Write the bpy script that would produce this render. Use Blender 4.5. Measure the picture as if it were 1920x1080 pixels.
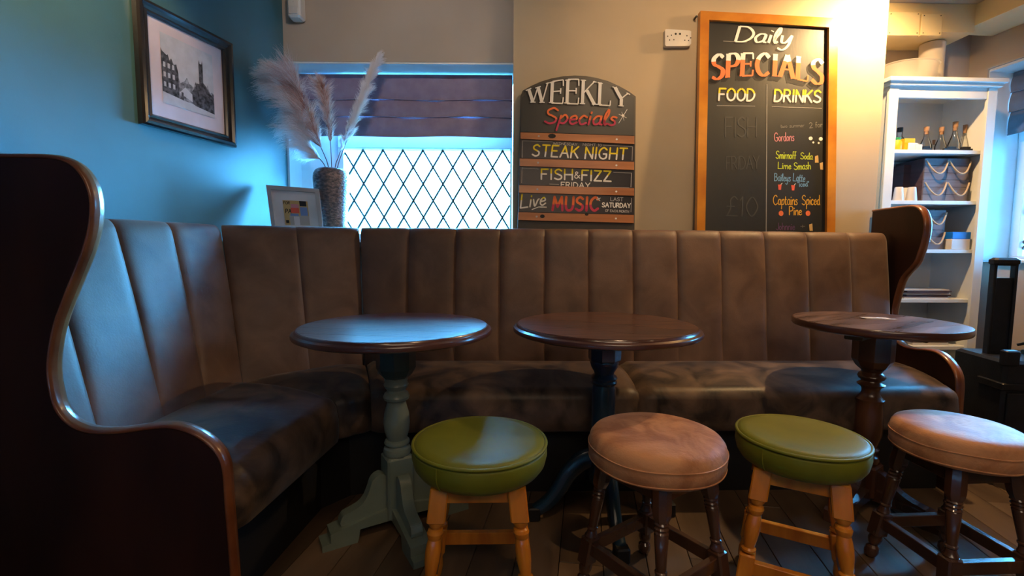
import bpy, math, random
from mathutils import Vector, Matrix
random.seed(7)
scene = bpy.context.scene
for o in list(bpy.data.objects): bpy.data.objects.remove(o)
PI = math.pi
C = scene.collection

# ------------------------------------------------------------------ camera, world, lights, exposure
CAM_H, F_PX, PITCH, ROLL = 1.02, 900.0, 0.083, 0.006
_c, _s = math.cos(PITCH), math.sin(PITCH)
FWD = Vector((0, _c, -_s)); UP0 = Vector((0, _s, _c)); R0 = Vector((1, 0, 0))
RIGHT = R0 * math.cos(ROLL) + UP0 * math.sin(ROLL)
UP = UP0 * math.cos(ROLL) - R0 * math.sin(ROLL)
EYE = Vector((0, 0, CAM_H))
cd = bpy.data.cameras.new('camera'); cam = bpy.data.objects.new('camera', cd); C.objects.link(cam)
cd.sensor_width = 36; cd.sensor_fit = 'HORIZONTAL'; cd.lens = 36 * F_PX / 1920; cd.clip_start = 0.02
cam.matrix_world = Matrix(((RIGHT.x, UP.x, -FWD.x, 0), (RIGHT.y, UP.y, -FWD.y, 0), (RIGHT.z, UP.z, -FWD.z, CAM_H), (0, 0, 0, 1)))
scene.camera = cam

w = bpy.data.worlds.new('sky'); scene.world = w; w.use_nodes = True
bg = w.node_tree.nodes['Background']; bg.inputs[0].default_value = (0.12, 0.54, 1.0, 1); bg.inputs[1].default_value = 31.0

def light(kind, name, loc, target, power, color, size=0.1, size_y=None, spot=None, blend=0.5, portal=False):
    d = bpy.data.lights.new(name, kind); d.energy = power; d.color = color
    if kind == 'AREA':
        d.shape = 'RECTANGLE' if size_y else 'DISK'; d.size = size
        if size_y: d.size_y = size_y
        if portal: d.cycles.is_portal = True
    else: d.shadow_soft_size = size
    if kind == 'SPOT': d.spot_size = math.radians(spot); d.spot_blend = blend
    o = bpy.data.objects.new(name, d); C.objects.link(o); o.location = loc
    dr = Vector(target) - Vector(loc)
    o.rotation_euler = dr.to_track_quat('-Z', 'Y').to_euler()
    return o
sky_fill = bpy.data.lights.new('added_sky_fill', 'SUN'); sky_fill.energy = 200; sky_fill.angle = math.radians(60); sky_fill.color = (0.12, 0.54, 1.0)  # blue sun lamp added to strengthen the skylight through the windows
so_ = bpy.data.objects.new('added_sky_fill', sky_fill); C.objects.link(so_)
so_.rotation_euler = Vector((-.46, -.78, -.40)).to_track_quat('-Z', 'Y').to_euler()
WARM = (1.0, 0.62, 0.27)
light('AREA', 'window_daylight_portal', (-0.5, 3.02, 1.34), (-0.5, 0, 1.34), 1, (1, 1, 1), 1.08, 0.62, portal=True)
light('AREA', 'side_window_portal', (3.10, 2.44, 1.35), (0, 2.2, 1.35), 1, (1, 1, 1), .85, 0.78, portal=True)
# unseen lamps: breast and wall spotlights, ceiling downlights, then added wall washes and fill
light('SPOT', 'breast_spotlight', (1.86, 2.24, 2.28), (1.75, 2.56, 1.75), 95, WARM, 0.025, spot=165, blend=0.8)
light('SPOT', 'wall_spotlight', (-0.95, 1.15, 2.30), (-1.45, 1.62, 1.85), 34.0, (1.0, 0.66, 0.34), 0.03, spot=58, blend=0.5)
light('SPOT', 'unseen_downlight', (0.55, 0.55, 2.34), (0.65, 1.35, 0.5), 30, (1.0, 0.66, 0.38), 0.12, spot=88, blend=0.8)
light('SPOT', 'unseen_downlight', (-0.35, -0.2, 2.34), (-0.15, 1.5, 0.3), 12, (1.0, 0.72, 0.46), 0.12, spot=80, blend=0.8)
light('SPOT', 'unseen_downlight', (1.9, 0.4, 2.34), (1.7, 1.6, 0.5), 13, (1.0, 0.68, 0.40), 0.12, spot=90, blend=0.8)
light('SPOT', 'unseen_downlight', (0.75, 1.55, 2.34), (0.75, 2.5, 1.85), 42, (1.0, 0.66, 0.36), 0.12, spot=105, blend=0.9)  # extra spot added to brighten the chimney breast
light('SPOT', 'unseen_downlight', (-0.45, 1.45, 2.34), (-0.6, 2.66, 2.15), 20, (1.0, 0.82, 0.68), 0.05, spot=85, blend=0.9)  # extra spot added to brighten the wall above the window
light('AREA', 'added_ambient_fill', (0.6, -0.8, 2.33), (0.6, 0.6, 0), 22, (1.0, 0.74, 0.52), 1.6)  # soft area light added as warm ambient fill

scene.view_settings.view_transform = 'Standard'; scene.view_settings.look = 'None'
scene.view_settings.gamma = 1.0; scene.view_settings.use_curve_mapping = False
scene.view_settings.exposure = 0.14

# ------------------------------------------------------------------ geometry helpers
def ray(px, py):
    return (FWD + RIGHT * ((px - 960) / F_PX) + UP * (-(py - 540) / F_PX))
def at_y(px, py, y):
    d = ray(px, py); return EYE + d * (y / d.y)
def at_z(px, py, z):
    d = ray(px, py); return EYE + d * ((z - CAM_H) / d.z)
def on_plane(px, py, p0, n):
    d = ray(px, py); return EYE + d * ((Vector(p0) - EYE).dot(n) / d.dot(n))

class MB:
    def __init__(s): s.v = []; s.f = []; s.m = []; s.M = Matrix()
    def add(s, vs, fs, mi=0, M=None):
        b = len(s.v); T = s.M if M is None else s.M @ M
        s.v += [T @ Vector(p) for p in vs]
        for f in fs: s.f.append([b + i for i in f]); s.m.append(mi)
    def box(s, a, b, mi=0, M=None, bev=0.0):
        x0, x1 = sorted((a[0], b[0])); y0, y1 = sorted((a[1], b[1])); z0, z1 = sorted((a[2], b[2]))
        if bev <= 0:
            s.add([(x0,y0,z0),(x1,y0,z0),(x1,y1,z0),(x0,y1,z0),(x0,y0,z1),(x1,y0,z1),(x1,y1,z1),(x0,y1,z1)],
                  [(0,3,2,1),(4,5,6,7),(0,1,5,4),(1,2,6,5),(2,3,7,6),(3,0,4,7)], mi, M)
        else:
            e = min(bev, (x1-x0)*.45, (y1-y0)*.45, (z1-z0)*.45)
            rings = []
            def ring(i, z): return [(x0+i+e,y0+i,z),(x1-i-e,y0+i,z),(x1-i,y0+i+e,z),(x1-i,y1-i-e,z),(x1-i-e,y1-i,z),(x0+i+e,y1-i,z),(x0+i,y1-i-e,z),(x0+i,y0+i+e,z)]
            vs = ring(e, z0) if False else []
            def r2(i, z):
                k = e*.6
                return [(x0+i+k,y0+i,z),(x1-i-k,y0+i,z),(x1-i,y0+i+k,z),(x1-i,y1-i-k,z),(x1-i-k,y1-i,z),(x0+i+k,y1-i,z),(x0+i,y1-i-k,z),(x0+i,y0+i+k,z)]
            L = [r2(e*.6, z0), r2(0, z0+e*.6), r2(0, z1-e*.6), r2(e*.6, z1)]
            for l in L: vs += l
            fs = [tuple(range(7,-1,-1)), tuple(range(24,32))]
            for r in range(3):
                for i in range(8):
                    j = (i+1) % 8; fs.append((r*8+i, r*8+j, r*8+8+j, r*8+8+i))
            s.add(vs, fs, mi, M)
    def prism(s, poly, z0, z1, mi=0, M=None):          # poly in XY, extruded along Z
        n = len(poly)
        vs = [(p[0],p[1],z0) for p in poly] + [(p[0],p[1],z1) for p in poly]
        fs = [tuple(range(n-1,-1,-1)), tuple(range(n,2*n))] + [(i,(i+1)%n,n+(i+1)%n,n+i) for i in range(n)]
        s.add(vs, fs, mi, M)
    def lathe(s, prof, n=32, mi=0, M=None, cap=True, rot=0, flat=False):      # prof [(r,z)...] bottom to top
        vs = []; fs = []
        for r, z in prof:
            for i in range(n):
                a = 2*PI*i/n + rot; vs.append((r*math.cos(a), r*math.sin(a), z))
        for k in range(len(prof)-1):
            for i in range(n):
                j = (i+1) % n; fs.append((k*n+i, k*n+j, (k+1)*n+j, (k+1)*n+i))
        if cap:
            fs.append(tuple(range(n-1,-1,-1))); fs.append(tuple((len(prof)-1)*n+i for i in range(n)))
        s.add(vs, fs, mi, M)
    def tube(s, pts, r, n=8, mi=0, closed=False, M=None, taper=None):
        pts = [Vector(p) for p in pts]; N = len(pts); vs = []; fs = []; up = None
        for k, p in enumerate(pts):
            if closed: t = pts[(k+1) % N] - pts[k-1]
            else: t = pts[min(k+1,N-1)] - pts[max(k-1,0)]
            t.normalize()
            if up is None:
                up = Vector((0,0,1)) if abs(t.z) < .9 else Vector((1,0,0))
            up = (up - t*up.dot(t)).normalized(); sd = t.cross(up)
            rr = r if taper is None else r*taper[k]
            for i in range(n):
                a = 2*PI*i/n; vs.append(p + (up*math.cos(a) + sd*math.sin(a))*rr)
        for k in range(N if closed else N-1):
            k2 = (k+1) % N
            for i in range(n):
                j = (i+1) % n; fs.append((k*n+i, k*n+j, k2*n+j, k2*n+i))
        if not closed: fs.append(tuple(range(n-1,-1,-1))); fs.append(tuple((N-1)*n+i for i in range(n)))
        s.add(vs, fs, mi, M)
    def grid(s, P, mi=0, M=None):                        # P[i][j] points
        a, b = len(P), len(P[0]); vs = [p for row in P for p in row]
        s.add(vs, [(i*b+j,(i+1)*b+j,(i+1)*b+j+1,i*b+j+1) for i in range(a-1) for j in range(b-1)], mi, M)
    def build(s, name, mats, parent=None, smooth=False, loc=None, sharp=0.6):
        o0 = Vector(loc) if loc is not None else None
        me = bpy.data.meshes.new(name)
        vv = [tuple(p - o0) if o0 is not None else tuple(p) for p in s.v]
        me.from_pydata(vv, [], s.f)
        if not isinstance(mats, (list, tuple)): mats = [mats]
        for m in mats: me.materials.append(m)
        me.polygons.foreach_set('material_index', s.m)
        import bmesh
        bm = bmesh.new(); bm.from_mesh(me); bmesh.ops.recalc_face_normals(bm, faces=bm.faces)
        bm.to_mesh(me); bm.free()
        if smooth:
            me.polygons.foreach_set('use_smooth', [True]*len(me.polygons))
            if sharp: me.set_sharp_from_angle(angle=sharp)
        me.update()
        ob = bpy.data.objects.new(name, me); C.objects.link(ob)
        if o0 is not None: ob.location = o0
        if parent is not None: ob.parent = parent
        return ob

def T(x, y, z=0, rz=0, sx=1): return Matrix.Translation((x, y, z)) @ Matrix.Rotation(rz, 4, 'Z')
def tag(o, label, cat, group=None):
    o['label'] = label; o['category'] = cat
    if group: o['group'] = group
    return o
def thing(name, label, cat, loc=(0,0,0), rz=0, group=None):
    o = bpy.data.objects.new(name, None); C.objects.link(o); o.location = loc; o.rotation_euler = (0,0,rz); o.empty_display_size = .05
    return tag(o, label, cat, group)
def struct(o): o['kind'] = 'structure'; return o
def dup(root, loc, rz, label, parent=None):
    r = root.copy(); C.objects.link(r); r.location = loc; r.rotation_euler = (0,0,rz); r['label'] = label
    for ch in list(root.children):
        c = ch.copy(); C.objects.link(c); c.parent = r
        for g in list(ch.children):
            d = g.copy(); C.objects.link(d); d.parent = c
    return r

def crom(pts, n=6, closed=False):
    P = [Vector(p) for p in pts]; N = len(P); out = []
    for i in range(N if closed else N-1):
        p0 = P[i-1] if (closed or i > 0) else P[0]*2 - P[1]
        p1 = P[i]; p2 = P[(i+1) % N]
        p3 = P[(i+2) % N] if (closed or i+2 < N) else P[-1]*2 - P[-2]
        for k in range(n):
            t = k/n
            out.append(0.5*((2*p1) + (p2-p0)*t + (2*p0-5*p1+4*p2-p3)*t*t + (3*p1-p0-3*p2+p3)*t**3))
    if not closed: out.append(P[-1])
    return out

# ------------------------------------------------------------------ materials
def base(name, rough=.5, metal=0, spec=.5, coat=0, coat_rough=.1, sheen=0):
    m = bpy.data.materials.new(name); m.use_nodes = True; nt = m.node_tree; b = nt.nodes['Principled BSDF']
    b.inputs['Roughness'].default_value = rough; b.inputs['Metallic'].default_value = metal
    b.inputs['Specular IOR Level'].default_value = spec
    b.inputs['Coat Weight'].default_value = coat; b.inputs['Coat Roughness'].default_value = coat_rough
    b.inputs['Sheen Weight'].default_value = sheen; b.inputs['Sheen Roughness'].default_value = .4
    return m, nt, b
def mottle(name, c1, c2, scale=8, stretch=(1,1,1), rough=.5, bump=.1, bscale=60, metal=0, spec=.5, coat=0, coat_rough=.1, sheen=0, lo=.35, hi=.65, detail=5, rvar=0, rand=0, distort=0):
    m, nt, b = base(name, rough, metal, spec, coat, coat_rough, sheen); N = nt.nodes; L = nt.links
    tc = N.new('ShaderNodeTexCoord'); mp = N.new('ShaderNodeMapping'); mp.inputs['Scale'].default_value = stretch
    L.new(tc.outputs['Object'], mp.inputs['Vector'])
    vec = mp.outputs['Vector']
    if rand:
        oi = N.new('ShaderNodeObjectInfo'); va = N.new('ShaderNodeVectorMath'); va.operation = 'SCALE'; va.inputs[0].default_value = (37, 19, 53)
        L.new(oi.outputs['Random'], va.inputs['Scale']); ad = N.new('ShaderNodeVectorMath'); L.new(vec, ad.inputs[0]); L.new(va.outputs[0], ad.inputs[1]); vec = ad.outputs[0]
    n1 = N.new('ShaderNodeTexNoise'); n1.inputs['Scale'].default_value = scale; n1.inputs['Detail'].default_value = detail; n1.inputs['Distortion'].default_value = distort
    L.new(vec, n1.inputs['Vector'])
    cr = N.new('ShaderNodeValToRGB'); cr.color_ramp.elements[0].position = lo; cr.color_ramp.elements[1].position = hi
    cr.color_ramp.elements[0].color = (*c1, 1); cr.color_ramp.elements[1].color = (*c2, 1)
    L.new(n1.outputs['Fac'], cr.inputs['Fac'])
    col = cr.outputs['Color']
    if rand:
        hs = N.new('ShaderNodeHueSaturation'); mr = N.new('ShaderNodeMapRange'); mr.inputs['To Min'].default_value = 1-rand; mr.inputs['To Max'].default_value = 1+rand
        L.new(oi.outputs['Random'], mr.inputs['Value']); L.new(mr.outputs[0], hs.inputs['Value']); L.new(col, hs.inputs['Color']); col = hs.outputs['Color']
    L.new(col, b.inputs['Base Color'])
    if rvar:
        mr = N.new('ShaderNodeMapRange'); mr.inputs['To Min'].default_value = max(.05, rough-rvar); mr.inputs['To Max'].default_value = rough+rvar
        L.new(n1.outputs['Fac'], mr.inputs['Value']); L.new(mr.outputs[0], b.inputs['Roughness'])
    if bump:
        n2 = N.new('ShaderNodeTexNoise'); n2.inputs['Scale'].default_value = bscale; n2.inputs['Detail'].default_value = 3; L.new(vec, n2.inputs['Vector'])
        bp = N.new('ShaderNodeBump'); bp.inputs['Strength'].default_value = bump; bp.inputs['Distance'].default_value = .004
        L.new(n2.outputs['Fac'], bp.inputs['Height']); L.new(bp.outputs[0], b.inputs['Normal'])
    return m
def plain(name, c, rough=.5, **k): return mottle(name, tuple(x*.92 for x in c), tuple(min(1, x*1.06) for x in c), rough=rough, **k)
def glassy(name, tint=(.9,.95,1), alpha=.12, rough=.02):
    m, nt, b = base(name); N = nt.nodes; L = nt.links; N.remove(b)
    out = N['Material Output']; tr = N.new('ShaderNodeBsdfTransparent'); tr.inputs[0].default_value = (*tint, 1)
    gl = N.new('ShaderNodeBsdfGlossy'); gl.inputs['Roughness'].default_value = rough
    fr = N.new('ShaderNodeFresnel'); fr.inputs[0].default_value = 1.45 if name != 'bottle glass' else 1.22
    mx = N.new('ShaderNodeMixShader'); ma = N.new('ShaderNodeMath'); ma.operation = 'ADD'; ma.use_clamp = True; ma.inputs[1].default_value = alpha*.3
    L.new(fr.outputs[0], ma.inputs[0]); L.new(ma.outputs[0], mx.inputs[0]); L.new(tr.outputs[0], mx.inputs[1]); L.new(gl.outputs[0], mx.inputs[2]); L.new(mx.outputs[0], out.inputs[0])
    return m

M = {}
M['teal_wall'] = plain('teal wall paint', (.062,.160,.186), .38, scale=3, bump=.05, bscale=300)
M['beige_wall'] = plain('beige wall paint', (.50,.40,.27), .7, scale=2, bump=.05, bscale=300)
M['shaded_beige_wall'] = plain('shaded beige wall paint', (.46,.38,.31), .7, scale=2, bump=.05, bscale=300)  # same paint as the beige wall, weaker light put into the colour
M['white_paint'] = plain('white gloss paint', (.72,.74,.74), .4, scale=3, bump=.03)
M['ceiling'] = plain('ceiling paint', (.42,.37,.30), .8, scale=2, bump=.04)
M['cream_paint'] = plain('cream painted board', (.62,.50,.28), .5, scale=3, bump=.02)
M['plank'] = mottle('worn dark oak floor', (.050,.030,.018), (.19,.12,.070), 6, (1,.12,1), .50, .25, 40, coat=.1, coat_rough=.35, lo=.3, hi=.75, rand=.35, rvar=.12)
M['under'] = plain('floor base', (.012,.009,.007), .8, bump=0)
M['suede'] = mottle('brown brushed leather', (.080,.040,.026), (.165,.092,.060), 7, (1,1,1), .55, .12, 180, lo=.3, hi=.72, rvar=.1, sheen=.15, rand=.05, distort=.6)
M['suede_seat'] = mottle('worn brown seat leather', (.026,.018,.015), (.165,.105,.070), 5.5, (1,1,1), .46, .12, 120, spec=.35, lo=.36, hi=.66, rvar=.1, sheen=.1, rand=.04, distort=1.2)
M['mahogany'] = mottle('dark mahogany panel', (.020,.005,.003), (.042,.012,.007), 6, (1,1,.25), .5, .05, 60, spec=.25, coat=.06, coat_rough=.25)
M['mahogany_trim'] = mottle('worn mahogany edge', (.13,.035,.012), (.26,.085,.028), 9, (1,1,1), .3, .08, 60, coat=.6, coat_rough=.15)
M['black'] = plain('black paint', (.006,.006,.007), .6, bump=.02)
M['top_wood'] = mottle('dark polished tabletop', (.045,.015,.010), (.16,.065,.040), 7, (.25,6,1), .30, .35, 30, coat=.5, coat_rough=.22, rvar=.06, rand=.12)
M['top_wood_worn'] = mottle('scratched dark tabletop', (.040,.018,.013), (.28,.17,.14), 6, (.3,5,1), .30, .3, 30, coat=.5, coat_rough=.22, lo=.3, hi=.8, rvar=.1, rand=.15)
M['top_edge'] = mottle('tabletop moulded edge', (.055,.018,.011), (.10,.036,.022), 6, (1,1,1), .28, .05, 30, coat=.7, coat_rough=.12)
M['sage'] = mottle('sage painted wood', (.155,.20,.165), (.20,.25,.21), 6, (1,1,1), .38, .06, 60, coat=.3, coat_rough=.2)
M['navy_green'] = mottle('dark teal painted wood', (.030,.060,.062), (.045,.08,.08), 6, (1,1,1), .4, .05, 60, coat=.3)
M['navy'] = mottle('navy painted wood', (.007,.026,.052), (.012,.038,.072), 6, (1,1,1), .28, .05, 60, coat=.5, coat_rough=.12)
M['brown_wood'] = mottle('brown varnished wood', (.055,.020,.009), (.12,.045,.020), 8, (1,1,.3), .28, .05, 60, coat=.6, coat_rough=.12)
M['dark_wood'] = mottle('dark varnished wood', (.040,.017,.010), (.085,.036,.020), 8, (1,1,.3), .25, .05, 60, coat=.7, coat_rough=.1)
M['pine'] = mottle('orange varnished pine', (.50,.145,.008), (.74,.27,.022), 6, (3,3,.5), .25, .06, 60, coat=.6, coat_rough=.1)
M['green_fab'] = mottle('olive green leatherette', (.125,.135,.006), (.175,.185,.010), 5, (1,1,1), .55, .06, 250, spec=.35, sheen=.05)
M['tan_fab'] = mottle('tan suede', (.36,.145,.062), (.56,.265,.125), 8, (1,1,1), .65, .3, 90, spec=.3, sheen=.12, lo=.38, hi=.60, distort=1.2)
M['blind'] = mottle('plum grey blind fabric', (.24,.175,.25), (.30,.23,.31), 14, (1,1,1), .8, .25, 300, sheen=.3)
M['blind2'] = mottle('slate blind fabric', (.10,.12,.15), (.14,.16,.20), 14, (1,1,1), .8, .25, 300, sheen=.3)
M['glass'] = glassy('window glass')
M['lead'] = plain('lead came', (.035,.05,.06), .5, bump=0)
M['frame_black'] = mottle('black picture moulding', (.010,.009,.010), (.022,.018,.016), 8, (1,1,1), .22, .03, 60, coat=.6, coat_rough=.12)
M['mat_board'] = plain('picture mount', (.62,.52,.55), .8, bump=0)
M['pic_light'] = plain('print sky', (.50,.50,.54), .8, bump=0, scale=30)
M['pic_mid'] = mottle('print greys', (.06,.06,.07), (.36,.36,.40), 60, (1,1,1), .8, 0)
M['pic_dark'] = mottle('print darks', (.012,.012,.015), (.12,.12,.14), 70, (1,1,1), .8, 0)
M['brass'] = plain('brass', (.7,.45,.12), .3, metal=1, bump=0)
M['white_plastic'] = plain('white plastic', (.70,.66,.60), .35, bump=0)
M['dark_dot'] = plain('socket slot', (.02,.018,.015), .5, bump=0)
M['grey_frame'] = plain('pale grey frame', (.42,.40,.40), .5, bump=.02)
M['card'] = plain('white card', (.72,.70,.72), .8, bump=0)
M['vase'] = mottle('hammered bronze ceramic', (.12,.11,.12), (.42,.30,.27), 55, (1,1,2.0), .34, 1.0, 75, metal=.5, lo=.40, hi=.75)
def soft(name, c, tr=.45):
    m, nt, b = base(name, .8); b.inputs['Base Color'].default_value = (*c, 1); N = nt.nodes; L = nt.links
    t = N.new('ShaderNodeBsdfTranslucent'); t.inputs[0].default_value = (*c, 1); mx = N.new('ShaderNodeMixShader'); mx.inputs[0].default_value = tr
    L.new(b.outputs[0], mx.inputs[1]); L.new(t.outputs[0], mx.inputs[2]); L.new(mx.outputs[0], N['Material Output'].inputs[0]); return m
M['plume_white'] = soft('pale plume', (.93,.90,.92)); M['plume_pink'] = soft('pink plume', (.85,.66,.64))
M['plume_core'] = plain('rust plume core', (.42,.15,.09), .8, bump=0, scale=20)
M['stem'] = plain('plume stem', (.16,.08,.08), .7, bump=0)
M['chalk'] = mottle('chalkboard', (.009,.010,.010), (.017,.018,.017), 6, (1,1,.4), .50, .06, 90, spec=.65, lo=.3, hi=.8, rvar=.03)
M['chalk_slat'] = plain('black slate strip', (.016,.013,.018), .32, bump=.03)
M['board_pine'] = mottle('varnished board pine', (.50,.17,.018), (.76,.32,.035), 5, (1,1,1), .3, .06, 60, coat=.4, coat_rough=.15)
M['slat_pine'] = mottle('orange stained slat', (.34,.115,.035), (.50,.19,.06), 5, (.6,1,5), .4, .06, 60, coat=.2)
M['dark_trim'] = plain('board edging', (.05,.04,.03), .5, bump=0)
for n_, c_ in dict(p_white=(.82,.80,.76), p_yellow=(.85,.68,.02), p_red=(.80,.11,.06), p_orange=(.85,.18,.05), p_pink=(.66,.26,.30), p_lime=(.50,.62,.03),
                   p_blue=(.16,.36,.60), p_amber=(.75,.40,.03), p_shadow=(.008,.007,.008), p_crimson=(.55,.04,.10), p_ghost=(.055,.056,.055), p_faint=(.17,.165,.15), p_purple=(.12,.05,.14), p_tan=(.6,.4,.16), p_line=(.30,.29,.27), p_grey=(.45,.42,.40)).items():
    M[n_] = plain('chalk paint '+n_[2:], c_, .7, bump=0)
M['clear'] = soft('milky clear plastic', (.80,.78,.76), .7)
_n = M['clear'].node_tree; _t = _n.nodes.new('ShaderNodeBsdfTransparent'); _x = _n.nodes.new('ShaderNodeMixShader'); _x.inputs[0].default_value = .65
_n.links.new(_n.nodes['Material Output'].inputs[0].links[0].from_socket, _x.inputs[1]); _n.links.new(_t.outputs[0], _x.inputs[2]); _n.links.new(_x.outputs[0], _n.nodes['Material Output'].inputs[0])
M['bottle'] = glassy('bottle glass', (.975,.98,.98), .1, .05)
M['cork'] = plain('cork', (.36,.20,.11), .8, scale=60)
M['grey_box'] = mottle('grey boards', (.13,.12,.145), (.17,.155,.18), 8, (.5,1,8), .7, .1, 60)
M['brown_box'] = mottle('plum brown boards', (.050,.028,.032), (.075,.04,.045), 8, (1,.5,8), .7, .1, 60)
M['rope'] = plain('cotton rope', (.50,.38,.27), .9, scale=90, bump=.4)
M['yellow_box'] = plain('yellow carton', (.68,.42,.01), .5, bump=0)
M['green_lid'] = plain('green cap', (.03,.30,.10), .4, bump=0)
M['blue_lid'] = plain('blue lid', (.01,.16,.62), .4, bump=0)
M['cup_white'] = plain('white ceramic', (.66,.62,.58), .35, bump=0)
M['paper'] = plain('paper', (.55,.50,.46), .8, bump=0)
M['pinkstuff'] = plain('pink sachets', (.45,.25,.38), .6, bump=0)
M['bluestuff'] = plain('blue sachets', (.18,.28,.55), .6, bump=0)
M['trolley'] = mottle('matt black case', (.006,.007,.009), (.012,.013,.016), 20, (1,1,1), .45, .2, 200)
M['silver'] = plain('silver badge', (.6,.6,.6), .3, metal=.6, bump=0)
M['teal_cloth'] = plain('teal plastic', (.02,.10,.12), .3, bump=0)
M['bark'] = plain('garden green', (.08,.16,.07), .9, bump=0)
M['grass'] = mottle('garden grass', (.05,.10,.03), (.10,.17,.05), 5, (1,1,1), .9, 0)

# ------------------------------------------------------------------ room shell
CEIL = 2.365
WL = lambda y: -1.855 + .2356*y                         # left wall line
def prism_obj(name, poly, z0, z1, mat, parent=None):
    b = MB(); b.prism(poly, z0, z1); return b.build(name, mat, parent)
YB = -3.2
floor = struct(prism_obj('floor', [(WL(YB)-.3,YB),(3.6,YB),(3.3,3.1),(-1.3,3.1),(WL(2.2)-.3,2.2)], -.06, -.014, M['under']))
fl_dir = math.atan(.155)
pw = .142
Rf = Matrix.Rotation(-fl_dir, 4, 'Z')
k = 0
protos = []
for wv in range(6):
    L_ = (1.1, 1.45, 1.8, 2.1, 1.3, 1.6)[wv]
    b = MB(); b.box((-pw/2+.0012, 0, -.014), (pw/2-.0012, L_-.002, 0), bev=.002); protos.append((b, L_))
meshes = []
for i in range(-18, 26):
    y = -3.3 + random.random()*1.0
    while y < 3.1:
        q = random.randrange(6); b, L_ = protos[q]
        x_ = i*pw; p = Rf @ Vector((x_, y, 0)); pe = Rf @ Vector((x_, y+L_, 0))
        if pe.y < YB or p.y > 3.0 or p.x > 3.4 or pe.x < WL(pe.y)-.2: y += L_; continue
        if len(meshes) <= q or True:
            key = 'pl%d' % q
            me = bpy.data.meshes.get(key)
            if me is None:
                o = b.build('plank', M['plank'], floor); o.data.name = key
            else:
                o = bpy.data.objects.new('plank', me); C.objects.link(o); o.parent = floor
            o.location = p; o.rotation_euler = (0, 0, -fl_dir)
        y += L_
struct(prism_obj('ceiling', [(WL(YB)-.3,YB),(3.6,YB),(3.3,3.1),(-1.3,3.1),(WL(2.2)-.3,2.2)], CEIL, CEIL+.08, M['ceiling']))
yc = 2.66
struct(prism_obj('wall_left', [(WL(YB),YB),(WL(yc),yc),(WL(yc),yc+.3),(WL(yc)-.15,yc+.3),(WL(YB)-.15,YB)], 0, CEIL, M['teal_wall']))
XC = WL(yc)
# window wall: lintel over the recess, wall under the sill, splayed reveal
b = MB(); b.prism([(XC, yc), (0.0, yc+.0), (0.0, 3.0), (XC, 3.0)], 2.01, CEIL); b.prism([(XC, yc), (0, yc), (0, 3.0), (XC, 3.0)], 0, 1.045)
b.box((XC+.002, yc-.012, CEIL-.03), (0, yc, CEIL))
struct(b.build('wall_back', M['shaded_beige_wall']))
b = MB(); b.prism([(XC+.001, yc+.003), (XC+.012, yc+.003), (XC+.012, 2.81), (-1.035, 2.95), (-1.035, 3.0), (XC+.001, 3.0)], 1.046, 2.008)
b.box((XC+.001, yc+.003, 2.0), (-.001, 3.0, 2.009))
struct(b.build('trim_1', M['white_paint']))
# chimney breast
BR = lambda x: 2.50 + .025*x
struct(prism_obj('wall_chimney_breast', [(0, BR(0)), (1.905, BR(1.905)), (1.905, 3.05), (0, 3.05)], 0, CEIL, M['beige_wall']))
# alcove at the right
struct(prism_obj('wall_alcove', [(1.906, 2.99), (2.9, 2.99), (2.9, 3.09), (1.906, 3.09)], 0, CEIL, M['shaded_beige_wall']))
# right wall frame of reference: origin at the far corner, u towards the camera, n outwards
UW = Vector((.09, -1, 0)).normalized(); NW = Vector((1, .09, 0)).normalized(); OW = Vector((2.742, 2.99, 0))
MW = Matrix(((UW.x, NW.x, 0, OW.x), (UW.y, NW.y, 0, OW.y), (0, 0, 1, 0), (0, 0, 0, 1)))
b = MB(); b.M = MW
b.box((0,0,0),(6.2,.34,.955)); b.box((0,0,2.07),(6.2,.34,CEIL)); b.box((0,0,.955),(.11,.34,2.07)); b.box((.95,0,.955),(6.2,.34,2.07))
struct(b.build('wall_right', M['shaded_beige_wall']))
b = MB(); b.M = MW; b.box((.10,.012,.96),(.113,.30,2.066)); b.box((.948,.012,.96),(.962,.30,2.066)); b.box((.113,.012,2.055),(.948,.30,2.069))
struct(b.build('trim_2', M['white_paint']))
b = MB(); b.M = MW; b.box((.12,-.235,2.25),(6.2,-.002,CEIL-.002))
struct(b.build('trim_3', M['cream_paint']))
struct(prism_obj('wall_front', [(WL(YB)-.2,YB-.1),(3.7,YB-.1),(3.7,YB),(WL(YB)-.2,YB)], 0, CEIL, M['shaded_beige_wall']))
# boxing under the ceiling in the alcove, with its two access panels
bk = struct(prism_obj('trim_4', [(1.907, 2.735), (2.53, 2.745), (2.53, 2.988), (1.907, 2.988)], 2.215, CEIL-.001, M['cream_paint']))
def access_panel(x0, x1, y0, y1, Y):
    a = at_y(x0, y0, Y); c = at_y(x1, y1, Y); b = MB(); b.box((a.x, Y-.024, c.z), (c.x, Y+.0, a.z), bev=.003)
    for sx, sz in ((a.x+.012,a.z-.012),(c.x-.012,a.z-.012),(a.x+.012,c.z+.012),(c.x-.012,c.z+.012)):
        b.lathe([(.0025,0),(.0025,.003)], 8, 1, Matrix.Translation((sx,Y-.024,sz)) @ Matrix.Rotation(PI/2,4,'X'))
    return b.build('access_panel', [M['cream_paint'], M['dark_dot']], bk)
access_panel(1660, 1716, 26, 70, 2.738); access_panel(1722, 1758, 29, 70, 2.742)

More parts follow.
